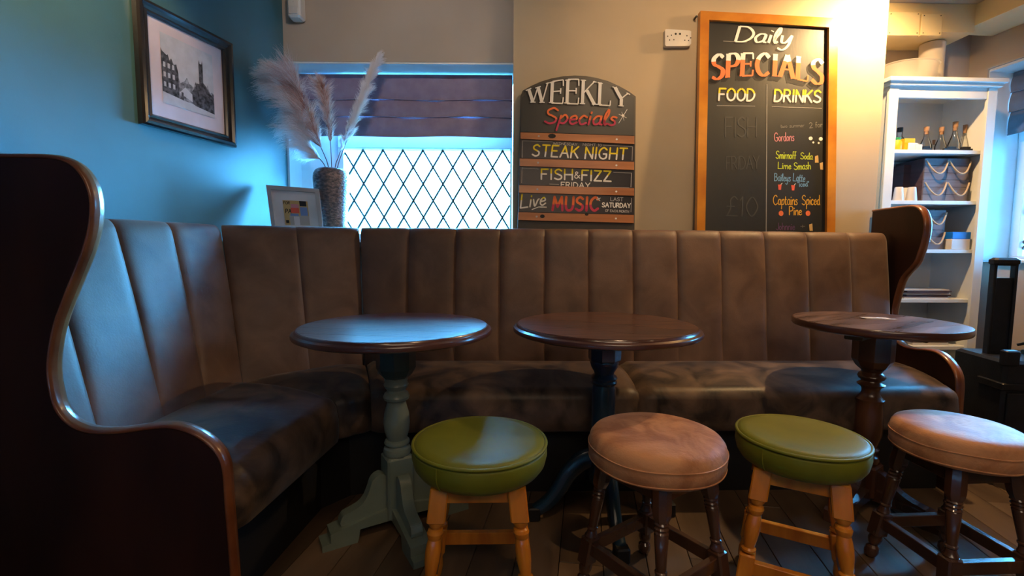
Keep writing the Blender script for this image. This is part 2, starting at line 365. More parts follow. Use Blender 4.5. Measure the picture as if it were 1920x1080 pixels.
# ---- windows
def window(name, Mx, X0, X1, Z0, ZR, Z1, first, sp, hz, ytop_node, frame_w=.045, blind_mat=None):
    """local frame: x along, y outwards (0 = glass plane), z up; lattice panes between Z0 and ZR, rail up to Z1"""
    root = bpy.data.objects.new(name, None); C.objects.link(root); struct(root)
    b = MB(); b.M = Mx
    b.box((X0,-.03,Z0-.04),(X1,.05,Z0), bev=.004); b.box((X0,-.035,ZR),(X1,.05,ZR+.075), bev=.006)
    b.box((X0,-.03,Z1-.04),(X1,.05,Z1), bev=.004)
    b.box((X0,-.03,Z0),(X0+frame_w,.05,Z1), bev=.004); b.box((X1-.012,-.03,Z0),(X1,.05,Z1))
    b.build('window_frame', M['white_paint'], root)
    gx0, gx1 = X0+frame_w, X1-.012
    # fanlight above the rail
    b = MB(); b.M = Mx; b.box((gx0,.0,ZR+.075),(gx1,.004,Z1-.04)); b.build('pane', M['glass'], root)
    def clip(poly, ax, lim, keep_less):
        out = []
        for i in range(len(poly)):
            p, q = poly[i], poly[(i+1) % len(poly)]
            ip = (p[ax] <= lim) == keep_less or p[ax] == lim; iq = (q[ax] <= lim) == keep_less or q[ax] == lim
            if ip: out.append(p)
            if ip != iq:
                t = (lim-p[ax])/(q[ax]-p[ax]); out.append((p[0]+(q[0]-p[0])*t, p[1]+(q[1]-p[1])*t))
        return out
    zt = ytop_node
    nrow = int((zt-Z0)/(hz/2))+3
    g = .0028
    for r in range(-1, nrow):
        zc = zt - r*hz/2
        c0 = int((gx0-first)/sp)-2; c1 = int((gx1-first)/sp)+2
        for c_ in range(c0, c1+1):
            xc = first + (c_ + (.5 if r % 2 else 0))*sp
            xc += sp/2
            hx, hh = sp/2-g, hz/2-g*hz/sp
            poly = [(xc-hx,zc),(xc,zc-hh),(xc+hx,zc),(xc,zc+hh)]
            for ax, lim, ls in ((0,gx0+.002,False),(0,gx1-.002,True),(1,Z0+.002,False),(1,ZR-.002,True)):
                poly = clip(poly, ax, lim, ls)
                if len(poly) < 3: break
            if len(poly) < 3: continue
            area = abs(sum(poly[i][0]*poly[(i+1)%len(poly)][1]-poly[(i+1)%len(poly)][0]*poly[i][1] for i in range(len(poly))))/2
            if area < 2e-5: continue
            n = len(poly); b = MB(); b.M = Mx
            b.add([(p[0],0,p[1]) for p in poly]+[(p[0],.003,p[1]) for p in poly], [tuple(range(n)), tuple(range(2*n-1,n-1,-1))]+[(i,(i+1)%n,n+(i+1)%n,n+i) for i in range(n)])
            b.build('pane', M['glass'], root)
    # lead cames with soldered joints
    b = MB(); b.M = Mx
    H = ZR-Z0; sl = hz/sp
    for d in (1,-1):
        for c_ in range(-int(H/hz)-4, int((gx1-gx0)/sp)+int(H/hz)+5):
            x0 = first + c_*sp                    # passes through (x0, zt)
            # x = x0 + d*(zt - z)/sl
            za, zb = ZR, Z0; xa = x0 + d*(zt-za)/sl; xb = x0 + d*(zt-zb)/sl
            lo, hi = 0.0, 1.0
            dx = xb-xa
            for lim, sgn in ((gx0,1),(gx1,-1)):
                t = (lim-xa)/dx
                if (dx > 0) == (sgn > 0): lo = max(lo, t)
                else: hi = min(hi, t)
            if lo >= hi-.01: continue
            pa = Vector((xa+dx*lo, 0, za+(zb-za)*lo)); pb = Vector((xa+dx*hi, 0, za+(zb-za)*hi))
            t = (pb-pa).normalized(); nn = Vector((-t.z,0,t.x))*.0052; o_ = Vector((0,.0045,0))
            b.add([pa+nn-o_,pb+nn-o_,pb-nn-o_,pa-nn-o_,pa+nn+o_,pb+nn+o_,pb-nn+o_,pa-nn+o_],[(0,1,2,3),(7,6,5,4),(0,4,5,1),(1,5,6,2),(2,6,7,3),(3,7,4,0)])
    for r in range(0, nrow):
        zc = zt - r*hz/2
        if zc < Z0 or zc > ZR+.005: continue
        for c_ in range(-12, 24):
            xc = first + (c_ + (.5 if r % 2 else 0))*sp
            if gx0+.004 < xc < gx1-.004:
                s_ = .0075 if r == 0 else .005
                b.lathe([(s_,0),(s_,.004)], 8, 0, Matrix.Translation((xc,-.005,min(zc,ZR-s_))) @ Matrix.Rotation(PI/2,4,'X'))
    b.build('lead_lattice', M['lead'], root)
    return root
p = at_y(681, 280, 2.93)
w1 = window('window_1', Matrix.Translation((0,2.93,0)), -1.035, -.004, 1.10, p.z, 2.0, p.x, 36.6*2.93/900, 61*2.93/900, p.z-.004, .03)
b = MB(); b.prism([(XC+.013, 2.655-.012), (-.001, 2.655-.012), (-.001, 2.90), (-1.0, 2.90), (XC+.013, 2.80)], 1.046, 1.062); b.build('window_sill', M['white_paint'], w1)
M2 = MW @ Matrix.Translation((0,.262,0))
w2 = window('window_2', M2, 0.115, .946, .99, 1.66, 2.053, .18, .12, .2, 1.656, .05)
b = MB(); b.M = MW; b.box((.113,-.03,.956),(.946,.235,.972), bev=.004); b.build('window_sill', M['white_paint'], w2)

# blinds (Roman, folded)
def roman_blind(Mx, X0, X1, zs, mat, label, stripe=1):
    root = thing('roman_blind', label, 'blind')
    prev_top = zs[0]
    for i in range(len(zs)-1):
        z1, z0 = zs[i] + (.012 if i else 0), zs[i+1]; P = []
        n = 14
        for k_ in range(9):
            t = k_/8; z = z1 + (z0-z1)*t
            yy = -.012*i*0 - .012*math.sin(t*PI*.9) - .004
            if i > 0: yy += .008*(1-t)
            row = []
            for j in range(n+1):
                x = X0 + (X1-X0)*j/n
                row.append((x, yy - .002*math.sin(j*1.7+i*2), z - (.0035*math.sin(j*.9+i)*t)))
            P.append(row)
        b = MB(); b.M = Mx; b.grid(P)
        Q = [[(p_[0], p_[1]+.006, p_[2]) for p_ in row] for row in P]; b.grid(Q)
        b.grid([P[-1], Q[-1]]); b.grid([P[0], Q[0]])
        b.build('fabric_fold', mat, root, smooth=True)
        # stitched welt along the bottom of each fold
        b = MB(); b.M = Mx
        b.tube([(p_[0], p_[1]-.002, p_[2]+.002) for p_ in P[-1]], .0035, 6)
        b.build('welt', mat, root, smooth=True)
    b = MB(); b.M = Mx; b.box((X0,-.004,zs[0]-.002),(X1,.02,zs[0]+.02)); b.build('head_rail', mat, root)
    return root
zz = [at_y(760, yv, 2.78).z for yv in (146, 187, 219, 256)]
roman_blind(Matrix.Translation((0,2.79,0)), -1.205, -.006, zz, M['blind'], 'plum grey Roman blind half lowered over the diamond-leaded window behind the pampas grass')
roman_blind(MW @ Matrix.Translation((0,.16,0)), .118, .94, [2.03, 1.94, 1.83, 1.70], M['blind2'], 'slate grey Roman blind half lowered at the right of the white bookcase')

# ledge behind the seating
Y1L = lambda x: 2.33 + .03*x
poly = [(-1.36, 2.20), (-.75, 2.42), (0.0, 2.41), (1.86, Y1L(1.86)+.07), (1.86, BR(1.86)-.001), (0.001, BR(0)-.001), (-.001, yc-.014), (XC+.002, yc-.014), (WL(2.25)+.002, 2.25), (WL(2.20)+.002, 2.20)]
poly = [(-1.325, 2.22), (-.78, 2.425), (0.0, 2.415), (1.85, 2.468), (1.85, BR(1.85)-.001), (.001, BR(0)-.001), (-.001, yc-.014), (XC+.002, yc-.014), (WL(2.22)+.002, 2.22)]
struct(prism_obj('trim_5', poly, 1.02, 1.045, M['mahogany']))

# ------------------------------------------------------------------ banquette
ZT, ZS, ZF, ZB = 1.113, .485, .468, .29
def lerp(a, b, t): return Vector(a)*(1-t) + Vector(b)*t
def back_channel(t0, t1, b0, b1, nrm, root, label=None, mat=None, r=.030, thick=.055):
    """one upholstered channel; t0,t1 top corners (front face, z=ZT), b0,b1 seat corners; nrm = horizontal unit vector into the seat"""
    nu = 14; P = []
    nrm = Vector(nrm)
    prof = []                                       # (v along height 0 bottom..1 top, offset back)
    for k_ in range(13): prof.append((k_/12*.93, 0))
    for k_ in range(1, 9):
        a = k_/8*PI/2; prof.append((.93 + .07*math.sin(a), -r*(1-math.cos(a))))
    prof.append((1.0, -thick)); prof.append((.97, -thick-.003)); prof.append((.80, -thick-.004))
    for v, off in prof:
        row = []
        for j in range(nu+1):
            u = .5-.5*math.cos(PI*j/nu)
            bot = lerp(b0, b1, u); top = lerp(t0, t1, u); p_ = bot*(1-v) + top*v
            e = 2*u-1
            bulge = .012*(1-abs(e)**9) - .006
            vb = min(1, (v*3.0+.15)) * (1 if v < .93 else 1)
            sag = .002*(1-abs(e)**3) if v > .9 else 0
            row.append(p_ + nrm*(bulge*min(1,vb) + off + (.006*math.sin(PI*v))) + Vector((0,0,sag)))
        P.append(row)
    b = MB(); b.grid(P)
    o = b.build('back_panel', mat or M['suede'], root, smooth=True, sharp=None)
    if label: o['label'] = label
    return o
def piping_line(t, bt, nrm, root):
    pass
def cushion(back, front, root, nl=10, edge0=True, edge1=True):
    """back/front: polylines (list of (x,y)); same count; surface with rounded front and ends"""
    import bisect
    def resample(pl, n):
        P = [Vector((p_[0],p_[1],0)) for p_ in pl]; d = [0]
        for i in range(1,len(P)): d.append(d[-1]+(P[i]-P[i-1]).length)
        out = []
        for k_ in range(n+1):
            s_ = d[-1]*k_/n; i = min(len(P)-2, max(0, bisect.bisect_right(d, s_)-1)); t = (s_-d[i])/(d[i+1]-d[i]); out.append(P[i].lerp(P[i+1], t))
        return out
    n = nl*4; B = resample(back, n); F = resample(front, n); Pn = []
    tot = sum((F[i+1]-F[i]).length for i in range(n))
    for i in range(n+1):
        Bp, Fp = B[i], F[i]; d = (Fp-Bp); L_ = d.length; d.normalize()
        dist = tot*min(i/n if edge0 else 1, (n-i)/n if edge1 else 1)
        e = max(0, 1-dist/.035)
        drop = .022*e*e
        row = []
        for t in (0,.05,.12,.25,.4,.55,.7):
            z = ZS + (ZF-ZS)*t + .014*math.sin(PI*min(1,t/.8)) - drop - (.012 if t == 0 else 0)
            p_ = Bp + d*(L_-.07)*t/.78 if t <= .7 else Fp
            row.append(Vector((p_.x, p_.y, z)))
        R_ = .055
        c = Fp - d*R_
        for k_ in range(0, 9):
            a = k_/8*PI/2
            row.append(Vector((c.x + d.x*(R_*math.sin(a)-drop*.8), c.y + d.y*(R_*math.sin(a)-drop*.8), ZF-.002 - R_ + R_*math.cos(a) - drop*(1-k_/8))))
        for t in (.3,.65,.92,1):
            z = (ZF-R_)*(1-t) + ZB*t; bul = .010*math.sin(PI*t) - (.012 if t == 1 else 0)
            row.append(Vector((Fp.x + d.x*(bul-drop*.8), Fp.y + d.y*(bul-drop*.8), z)))
        row.append(Vector((Fp.x-d.x*.09, Fp.y-d.y*.09, ZB)))
        Pn.append(row)
    b = MB(); b.grid(Pn)
    for row in (Pn[0], Pn[-1]):                         # close the ends
        b.add(row + [Vector((row[0].x,row[0].y,ZB))], [tuple(range(len(row)+1))])
    return b.build('seat_cushion', M['suede_seat'], root, smooth=True, sharp=1.0)
def plinth(pts, root, name='plinth', z1=.288, th=.02, inset=0):
    b = MB()
    for i in range(len(pts)-1):
        p0, p1 = Vector((*pts[i],0)), Vector((*pts[i+1],0)); d = (p1-p0).normalized(); n = Vector((-d.y,d.x,0))*th
        b.add([p0,p1,p1+n,p0+n]+[q+Vector((0,0,z1)) for q in (p0,p1,p1+n,p0+n)], [(0,3,2,1),(4,5,6,7),(0,1,5,4),(1,2,6,5),(2,3,7,6),(3,0,4,7)])
    return b.build(name, M['black'], root)

grp = 'sections of the brown banquette'
# left section (along the teal wall)
lt = lambda y: Vector((-1.278 + .2356*(y-2.11), y, ZT)); lb = lambda y: Vector((-1.085 + .02*(y-1.9), y, ZS-.03))
left = thing('banquette_section', 'brown upholstered banquette section along the teal wall, ending in the large near wing panel', 'bench', (-1.1, 1.5, 0))
left.location = (0,0,0)
tops = [2.115, 1.886, 1.678, 1.46, 1.25, 1.172]; bots = [1.90, 1.684, 1.48, 1.255, 1.185, 1.172]
for i in range(4):
    ta, tb = tops[i], (tops[i+1] if i < 3 else 1.175); ba, bb = bots[i], (bots[i+1] if i < 3 else 1.175)
    back_channel(lt(ta), lt(tb), lb(ba), lb(bb), (.98,-.18,0), left)
cushion([(-1.115,1.17),(-1.11,1.90)], [(-.69,1.17),(-.642,1.755)], left)
plinth([(-.79,1.17),(-.74,1.80)], left)
# corner section
corner = thing('banquette_section', 'short angled corner section of the brown banquette below the small photo frame and vase', 'bench')
dt0, dt1 = lt(2.115), Vector((-.737, 2.325, ZT)); db0, db1 = Vector((-1.085,1.90,ZS-.03)), Vector((-.695,2.222,ZS-.03))
nd = Vector((.42,-.9,0)).normalized()
back_channel(lerp(dt0,dt1,0), lerp(dt0,dt1,.52), lerp(db0,db1,0), lerp(db0,db1,.52), nd, corner)
back_channel(lerp(dt0,dt1,.52), lerp(dt0,dt1,1), lerp(db0,db1,.52), lerp(db0,db1,1), nd, corner)
cushion([(-1.11,1.905),(-.70,2.25)], [(-.64,1.762),(-.60,1.81),(-.55,1.838)], corner, nl=6)
plinth([(-.74,1.80),(-.66,1.90),(-.57,1.93)], corner)
# long back: two sections of six channels
tpx = [675,767,855,938,1022,1104,1187,1270,1352,1434,1514,1594,1664]
tx = []
for px in tpx:
    d = ray(px, 430); t = 2.33/(d.y-.03*d.x); tx.append(d.x*t)
MT = lambda x: Vector((x, 2.33+.03*x, ZT - max(0,(x-.5))*.006)); MBt = lambda x: Vector((x + (.04 if x < -.7 else 0), 2.24+.03*x, ZS-.03))
FR = lambda x: 1.842+.03*x
mid = thing('banquette_section', 'middle section of the brown banquette below the leaded window and arched menu board', 'bench')
rgt = thing('banquette_section', 'right section of the brown banquette below the tall chalkboard, ending in the far wing panel', 'bench')
for i in range(12):
    root = mid if i < 6 else rgt
    back_channel(MT(tx[i]), MT(tx[i+1]), MBt(tx[i]), MBt(tx[i+1]), (.03,-1,0), root)
xs = .512
cushion([(-.695,2.26),(xs,2.27)], [(-.545,FR(-.545)),(xs,FR(xs))], mid)
cushion([(xs,2.27),(1.868,2.32)], [(xs,FR(xs)),(1.822,FR(1.83))], rgt)
plinth([(-.57,1.93),(xs,1.95)], mid); plinth([(xs,1.95),(1.83,1.99)], rgt)

# wing end panels
wing_px = [(-290,293),(0,293),(80,294),(115,299),(140,313),(158,336),(168,362),(171,392),(167,430),(156,470),(141,508),(120,560),(102,610),(93,655),(90,692),(94,730),(104,765),(123,790),(150,806),(185,812),(230,810),(280,803),(315,801),(345,807),(375,821),(400,842),(414,864),(420,892),(423,940),(428,1000),(434,1080),(446,1262)]
Y0W = 1.14
prof = [(at_y(px,py,Y0W).x, at_y(px,py,Y0W).z) for px,py in wing_px]
prof[-1] = (prof[-1][0], 0.0)
def wing(root, fn, th, inner, name='end_panel', smoothn=3):
    """fn maps (s, z, w) to world; w across the panel thickness"""
    pts2 = [Vector((p_[0],p_[1],0)) for p_ in prof_use]
    sm = crom(pts2, smoothn)
    back = sm[0].x
    b = MB(); n = len(sm)
    # inset panel body
    A = [fn(p_.x, p_.y, 0) for p_ in sm] + [fn(back, 0, 0)]
    B = [fn(p_.x, p_.y, th) for p_ in sm] + [fn(back, 0, th)]
    m = n+1
    b.add(A+B, [tuple(range(m)), tuple(range(2*m-1,m-1,-1))] + [(i,(i+1)%m,m+(i+1)%m,m+i) for i in range(m)])
    o = b.build(name, M['mahogany'], root)
    # rounded edge moulding, sweeping over the panel's edge
    b = MB(); rows = []
    for i, p_ in enumerate(sm):
        t = (sm[min(i+1,n-1)]-sm[max(i-1,0)]).normalized(); nn = Vector((-t.y, t.x, 0))
        row = []
        for k_ in range(12):
            a = 2*PI*k_/12
            off = math.cos(a)*.0075 + .001; wv = th/2 + math.sin(a)*(th/2+.005)
            q = p_ + nn*off
            row.append(fn(q.x, max(q.y,.001), wv))
        row.append(row[0]); rows.append(row)
    b.grid(rows)
    e = b.build('edge_moulding', M['mahogany_trim'], o, smooth=True, sharp=None)
    e['label'] = 'worn orange-brown rounded edge of the wing panel'
    return o
prof_use = prof
wing(left, lambda s_, z, w_: Vector((s_, Y0W+w_, z)), .03, True)
# same outline, measured from the seat junction, for the far end
sx0 = -1.085
prof_use = [((p_[0]-sx0), p_[1]) for p_ in prof]
prof_use = [(max(-.235, s_ if s_ > .1 or z < .9 else s_+.04), z) for s_, z in prof_use]
prof_use[0] = (-.235, prof_use[0][1])
def far_fn(s_, z, w_):
    y = 2.31 - s_*.965; x = 1.885 - (2.55-y)*.075
    return Vector((x + w_, y, z))
wing(rgt, far_fn, .03, True)

# ------------------------------------------------------------------ tables
def disc_strips(r, n, gap, zt, zb, rot):
    out = []
    w_ = 2*r/n
    for i in range(n):
        x0, x1 = -r+i*w_+gap/2, -r+(i+1)*w_-gap/2
        if i == 0: x0 = -r
        if i == n-1: x1 = r
        m = 14
        a = [(x0+(x1-x0)*k_/m) for k_ in range(m+1)]
        lo = [(x, -math.sqrt(max(0, r*r-x*x))) for x in a]; hi = [(x, math.sqrt(max(0, r*r-x*x))) for x in reversed(a)]
        poly = lo+hi
        if abs(lo[0][1]) < 1e-6: poly = poly[1:] if False else lo[0:1]+lo[1:]+hi[:-1]
        if abs(lo[-1][1]) < 1e-6: poly = [q for k_, q in enumerate(poly) if k_ != m+1]
        out.append(poly)
    return out
def table(name, label, x, y, r, kind, rot):
    root = thing(name, label, 'table', (x, y, 0), rot, 'round pedestal tables')
    H = .745
    zt = H
    topm = M['top_wood'] if kind != 3 else M['top_wood_worn']
    if kind in (1, 2):
        b = MB(); b.lathe([(r*.6,zt-.034),(r-.03,zt-.034),(r-.012,zt-.032),(r-.002,zt-.027),(r,zt-.020),(r-.003,zt-.013),(r-.010,zt-.010),(r-.013,zt-.0085),(r-.0145,zt-.004),(r-.017,zt-.001),(r-.020,zt-.001),(r-.0205,zt-.008),(.02,zt-.008)], 96)
        top = b.build('tabletop', M['top_edge'], root, smooth=True, sharp=.7)
        rin = r-.0205
    else:
        b = MB(); b.lathe([(r*.6,zt-.032),(r-.02,zt-.032),(r-.004,zt-.026),(r-.001,zt-.022),(r,zt-.006),(r-.003,zt-.001),(r-.006,zt-.0005),(r-.0065,zt-.006),(.02,zt-.006)], 96)
        top = b.build('tabletop', M['top_edge'], root, smooth=True, sharp=.7)
        rin = r-.0065
    nb = {1:6, 2:4, 3:5}[kind]
    rb = {1:.9, 2:1.0, 3:1.25}[kind]
    for poly in disc_strips(rin, nb, .0014, 0, 0, 0):
        cs, sn = math.cos(rb), math.sin(rb)
        b = MB(); b.prism([(p_[0]*cs-p_[1]*sn, p_[0]*sn+p_[1]*cs) for p_ in poly], zt-.0075, zt)
        b.build('board', topm, top)
    Mt = {1:M['sage'], 2:M['navy'], 3:M['brown_wood']}[kind]
    Mh = {1:M['navy_green'], 2:M['navy'], 3:M['brown_wood']}[kind]
    # bearer cross under the top
    b = MB(); b.box((-r*.72,-.03,zt-.056),(r*.72,.03,zt-.0345), bev=.004); b.box((-.03,-r*.6,zt-.058),(.03,r*.6,zt-.0345), bev=.004)
    b.build('bearer', M['black'] if kind != 3 else M['dark_wood'], root)
    if kind == 2: b = MB(); b.lathe([(.044,.596),(.052,.603),(.060,.612),(.061,zt-.058)], 8, 0, None, True, PI/8)
    else: b = MB(); b.lathe([(.046,.556),(.056,.566),(.070,.590),(.070,zt-.058)], 8, 0, None, True, PI/8)
    o = b.build('head_block', Mh, root)
    b = MB()
    if kind == 1:
        b.lathe([(.040,.318),(.047,.322),(.050,.334),(.047,.346),(.038,.350),(.036,.354),(.044,.360),(.046,.366),(.043,.374),(.034,.378),(.037,.385),(.044,.410),(.047,.440),(.044,.475),(.036,.505),(.033,.520),(.036,.526),(.044,.530),(.047,.540),(.042,.552),(.034,.558),(.033,.566),(.040,.574),(.044,.584),(.040,.594),(.042,.612)], 40)
        b.v = [Vector((p_.x, p_.y, .270+(p_.z-.318)*(.556-.270)/(.612-.318))) for p_ in b.v]
    elif kind == 2:
        b.lathe([(.050,.30),(.050,.315),(.041,.325),(.040,.34),(.043,.36),(.043,.50),(.040,.515),(.046,.520),(.048,.527),(.044,.533),(.046,.537),(.049,.543),(.044,.550),(.036,.557),(.038,.565),(.048,.582),(.053,.600),(.050,.612)], 40)
    else:
        b.lathe([(.036,.17),(.042,.178),(.046,.190),(.042,.202),(.032,.208),(.030,.216),(.040,.224),(.042,.232),(.034,.240),(.037,.252),(.047,.290),(.050,.330),(.048,.385),(.045,.415),(.047,.425),(.048,.432),(.038,.442),(.031,.455),(.030,.470),(.033,.480),(.046,.490),(.047,.494),(.034,.502),(.032,.507),(.043,.514),(.047,.524),(.043,.534),(.034,.541),(.036,.548),(.046,.556)], 40)
    b.build('turned_column', Mt, root, smooth=True, sharp=.7)
    if kind in (1, 3):
        b = MB(); b.box((-.048,-.048,.045),(.048,.048,.272 if kind == 1 else .172), bev=.012); b.build('base_block', Mt, root)
        for q in range(4):
            R_ = Matrix.Rotation(q*PI/2, 4, 'Z')
            b = MB(); b.M = R_
            L_ = .27 if kind == 1 else .27
            # stepped foot rail
            rail = [(.04,.045),(.145,.045),(.15,.012),(.155,0),(L_,0),(L_,.022),(L_-.028,.024),(L_-.028,.055),(.04,.092)] if kind == 1 else [(.04,.04),(.15,.04),(.17,0),(L_,0),(L_,.045),(L_-.012,.055),(.04,.085)]
            n = len(rail); wd = .036
            b.add([(p_[0],-wd,p_[1]) for p_ in rail]+[(p_[0],wd,p_[1]) for p_ in rail], [tuple(range(n)), tuple(range(2*n-1,n-1,-1))]+[(i,(i+1)%n,n+(i+1)%n,n+i) for i in range(n)])
            # scrolled bracket
            sc = [(.046,.07),(.205,.064)] + [tuple(p_)[:2] for p_ in crom([(.208,.078),(.196,.100),(.172,.108),(.140,.120),(.120,.140),(.106,.170),(.098,.194),(.084,.210),(.064,.216),(.046,.206)], 4)]
            if kind == 3: sc = [(.046,.06),(.200,.060)] + [tuple(p_)[:2] for p_ in crom([(.20,.070),(.165,.078),(.125,.095),(.095,.120),(.070,.145),(.046,.155)], 4)]
            n = len(sc); wd = .020
            b.add([(p_[0],-wd,p_[1]) for p_ in sc]+[(p_[0],wd,p_[1]) for p_ in sc], [tuple(range(n)), tuple(range(2*n-1,n-1,-1))]+[(i,(i+1)%n,n+(i+1)%n,n+i) for i in range(n)])
            b.build('foot', Mt if kind == 1 else M['dark_wood'], root)
    else:
        b = MB(); b.lathe([(.03,.135),(.048,.145),(.052,.18),(.052,.30)], 40); b.build('base_block', Mt, root, smooth=True)
        for q in range(4):
            R_ = Matrix.Rotation(q*PI/2, 4, 'Z')
            cl = crom([(.03,.235),(.075,.225),(.125,.180),(.165,.115),(.205,.065),(.262,.028)], 5)
            P = []
            for i, c_ in enumerate(cl):
                t = i/(len(cl)-1); tg = (cl[min(i+1,len(cl)-1)]-cl[max(i-1,0)]).normalized(); nn = Vector((-tg.y,tg.x))
                hh = .038*(1-t)+.021*t; ww = .024*(1-t)+.021*t; row = []
                for k_ in range(13):
                    a = 2*PI*k_/12; ca, sa = math.cos(a), math.sin(a)
                    sq = lambda v: math.copysign(abs(v)**.55, v)
                    o2 = Vector((c_.x,c_.y)) + Vector((nn.x,nn.y))*(sq(sa)*hh)
                    row.append(R_ @ Vector((o2.x, sq(ca)*ww, max(o2.y,.003))))
                P.append(row)
            b = MB(); b.grid(P); b.add(P[-1][:12], [tuple(range(12))]); 
            lg = b.build('leg', Mt, root, smooth=True, sharp=.8)
            b = MB(); b.M = R_; b.box((.236,-.024,0),(.285,.024,.052), bev=.008); b.build('foot_cap', M['black'], lg)
    return root
table('round_table', 'round table with a sage green pedestal and scrolled feet, leftmost, by the corner seat', -.415, 1.694, .344, 1, math.radians(31))
table('round_table', 'round table with a navy painted pedestal and curved legs, below the arched menu board', .345, 1.755, .341, 2, math.radians(4))
table('round_table', 'worn round table on a turned brown wooden pedestal, in front of the white bookcase', 1.425, 1.865, .285, 3, math.radians(35))
# loose label on the third table
b = MB(); p0 = at_z(1622, 597, .7455); 
Mx = T(p0.x+.03, p0.y, .745, -.12)
b.box((-.035,-.022,.0004),(.060,.022,.003), 0, Mx); b.box((-.045,-.014,.003),(.03,.012,.0045), 0, Mx); b.box((.03,-.028,.0004),(.075,-.008,.002), 0, Mx)
tag(b.build('paper_label', M['paper']), 'torn white paper label lying on the worn brown table', 'label')

# ------------------------------------------------------------------ stools
def sq_block(b, z0, z1, h, Mf, bev=.005, mi=0):
    b.box((-h,-h,z0),(h,h,z1), mi, Mf, bev)
def stool(name, label, x, y, r, kind, rot, group, seat_h=.495):
    root = thing(name, label, 'stool', (x, y, 0), rot, group)
    H = seat_h
    S_ = r/.18
    if kind == 'green':
        b = MB()
        b.lathe([(.01,H-.080),(r*.80,H-.080),(r*.90,H-.075),(r*.965,H-.058),(r*.995,H-.034),(r*.99,H-.016),(r*.985,H-.0125),(r*.955,H-.0105),(r*.955,H-.008)], 72, cap=False)
        band = b.build('seat_band', M['green_fab'], root, smooth=True, sharp=None)
        b = MB()
        b.lathe([(r*.975,H-.008),(r*.955,H-.001),(r*.90,H+.004),(r*.80,H+.004),(r*.6,H+.0),(r*.35,H-.003),(.0002,H-.004)], 72, cap=False)
        b.build('seat_top', M['green_fab'], root, smooth=True, sharp=None)
        b = MB(); b.tube([((r*.978)*math.cos(a), (r*.978)*math.sin(a), H-.0045) for a in [2*PI*i/72 for i in range(72)]], .0046, 8, closed=True)
        b.build('piping', M['green_fab'], root, smooth=True, sharp=None)
        b = MB(); pts = [(r*1.0*math.cos(a0), r*1.0*math.sin(a0), H-.012-.07*t) for t, a0 in [(k_/6, -2.15) for k_ in range(7)]]
        pts = [((r*(.993 if i < 4 else (.975 if i == 4 else (.95 if i == 5 else .915))))*math.cos(-2.15), (r*(.993 if i < 4 else (.975 if i == 4 else (.95 if i == 5 else .915))))*math.sin(-2.15), H-.012-.062*i/6) for i in range(7)]
        b.tube(pts, .0018, 6); b.build('seam', M['green_fab'], root, smooth=True)
    else:
        b = MB()
        b.lathe([(.01,H-.086),(r*.86,H-.086),(r*.955,H-.082),(r*.99,H-.070),(r*1.0,H-.050),(r*.995,H-.030),(r*.975,H-.014),(r*.93,H-.003),(r*.84,H+.004),(r*.6,H+.007),(r*.3,H+.006),(.0002,H+.005)], 72, cap=False)
        b.build('seat_cushion', M['tan_fab'], root, smooth=True, sharp=None)
        b = MB()
        for zz_ in (H-.034, H-.074):
            b.tube([((r*(1.0 if zz_ > H-.05 else .985))*math.cos(a), (r*(1.0 if zz_ > H-.05 else .985))*math.sin(a), zz_+.0015*math.sin(a*5)) for a in [2*PI*i/72 for i in range(72)]], .0022, 6, closed=True)
        b.build('seam', M['tan_fab'], root, smooth=True)
    wood = M['pine'] if kind == 'green' else M['dark_wood']
    ztop = H-.080 if kind == 'green' else H-.086
    ht = .094*S_*1.0; hb = .139*S_**.5           # half spacing of legs at the top and on the floor
    corners = [(-1,-1),(1,-1),(1,1),(-1,1)]
    def legM(cx, cy):
        dx = (hb-ht)*cx/ztop; dy = (hb-ht)*cy/ztop
        return Matrix(((1,0,-dx,hb*cx),(0,1,-dy,hb*cy),(0,0,1,0),(0,0,0,1)))
    for cx, cy in corners:
        b = MB(); Mf = legM(cx, cy)
        if kind == 'green':
            sq_block(b, .325, ztop, .0235, Mf, .006)
            b.lathe([(.017,.312),(.020,.318),(.021,.326)], 20, 0, Mf)
            b.lathe([(.013,.306),(.013,.312)], 20, 0, Mf)
            b.lathe([(.0145,.190),(.017,.205),(.0195,.225),(.0205,.250),(.0185,.268),(.0165,.280),(.020,.288),(.0215,.296),(.019,.303),(.014,.306)], 20, 0, Mf)
            b.lathe([(.013,.172),(.019,.176),(.0195,.182),(.0145,.187),(.0145,.190)], 20, 0, Mf)
            sq_block(b, .085, .170, .020, Mf, .006)
            b.lathe([(.014,0),(.017,.012),(.019,.040),(.015,.068),(.019,.080),(.017,.086)], 20, 0, Mf)
        else:
            b.lathe([(.018,.318),(.024,.332),(.026,.345),(.026,ztop)], 8, 0, Mf, True, PI/8)
            b.lathe([(.0125,.196),(.0135,.200),(.0185,.285),(.0165,.289),(.0195,.292),(.0165,.296),(.0165,.299),(.0195,.303),(.0165,.307),(.0165,.310),(.0195,.314),(.017,.319)], 20, 0, Mf)
            b.lathe([(.019,.164),(.0195,.168),(.015,.176),(.0135,.186),(.016,.190),(.016,.194),(.0125,.197)], 20, 0, Mf)
            sq_block(b, .080, .164, .0215, Mf, .008)
            b.lathe([(.010,0),(.017,.006),(.021,.020),(.019,.036),(.012,.044),(.017,.052),(.020,.066),(.018,.081)], 20, 0, Mf)
        b.build('leg', wood, root, smooth=True, sharp=.5)
    def pos(cx, cy, z):
        return Vector((hb*cx - (hb-ht)*cx/ztop*z, hb*cy - (hb-ht)*cy/ztop*z, z))
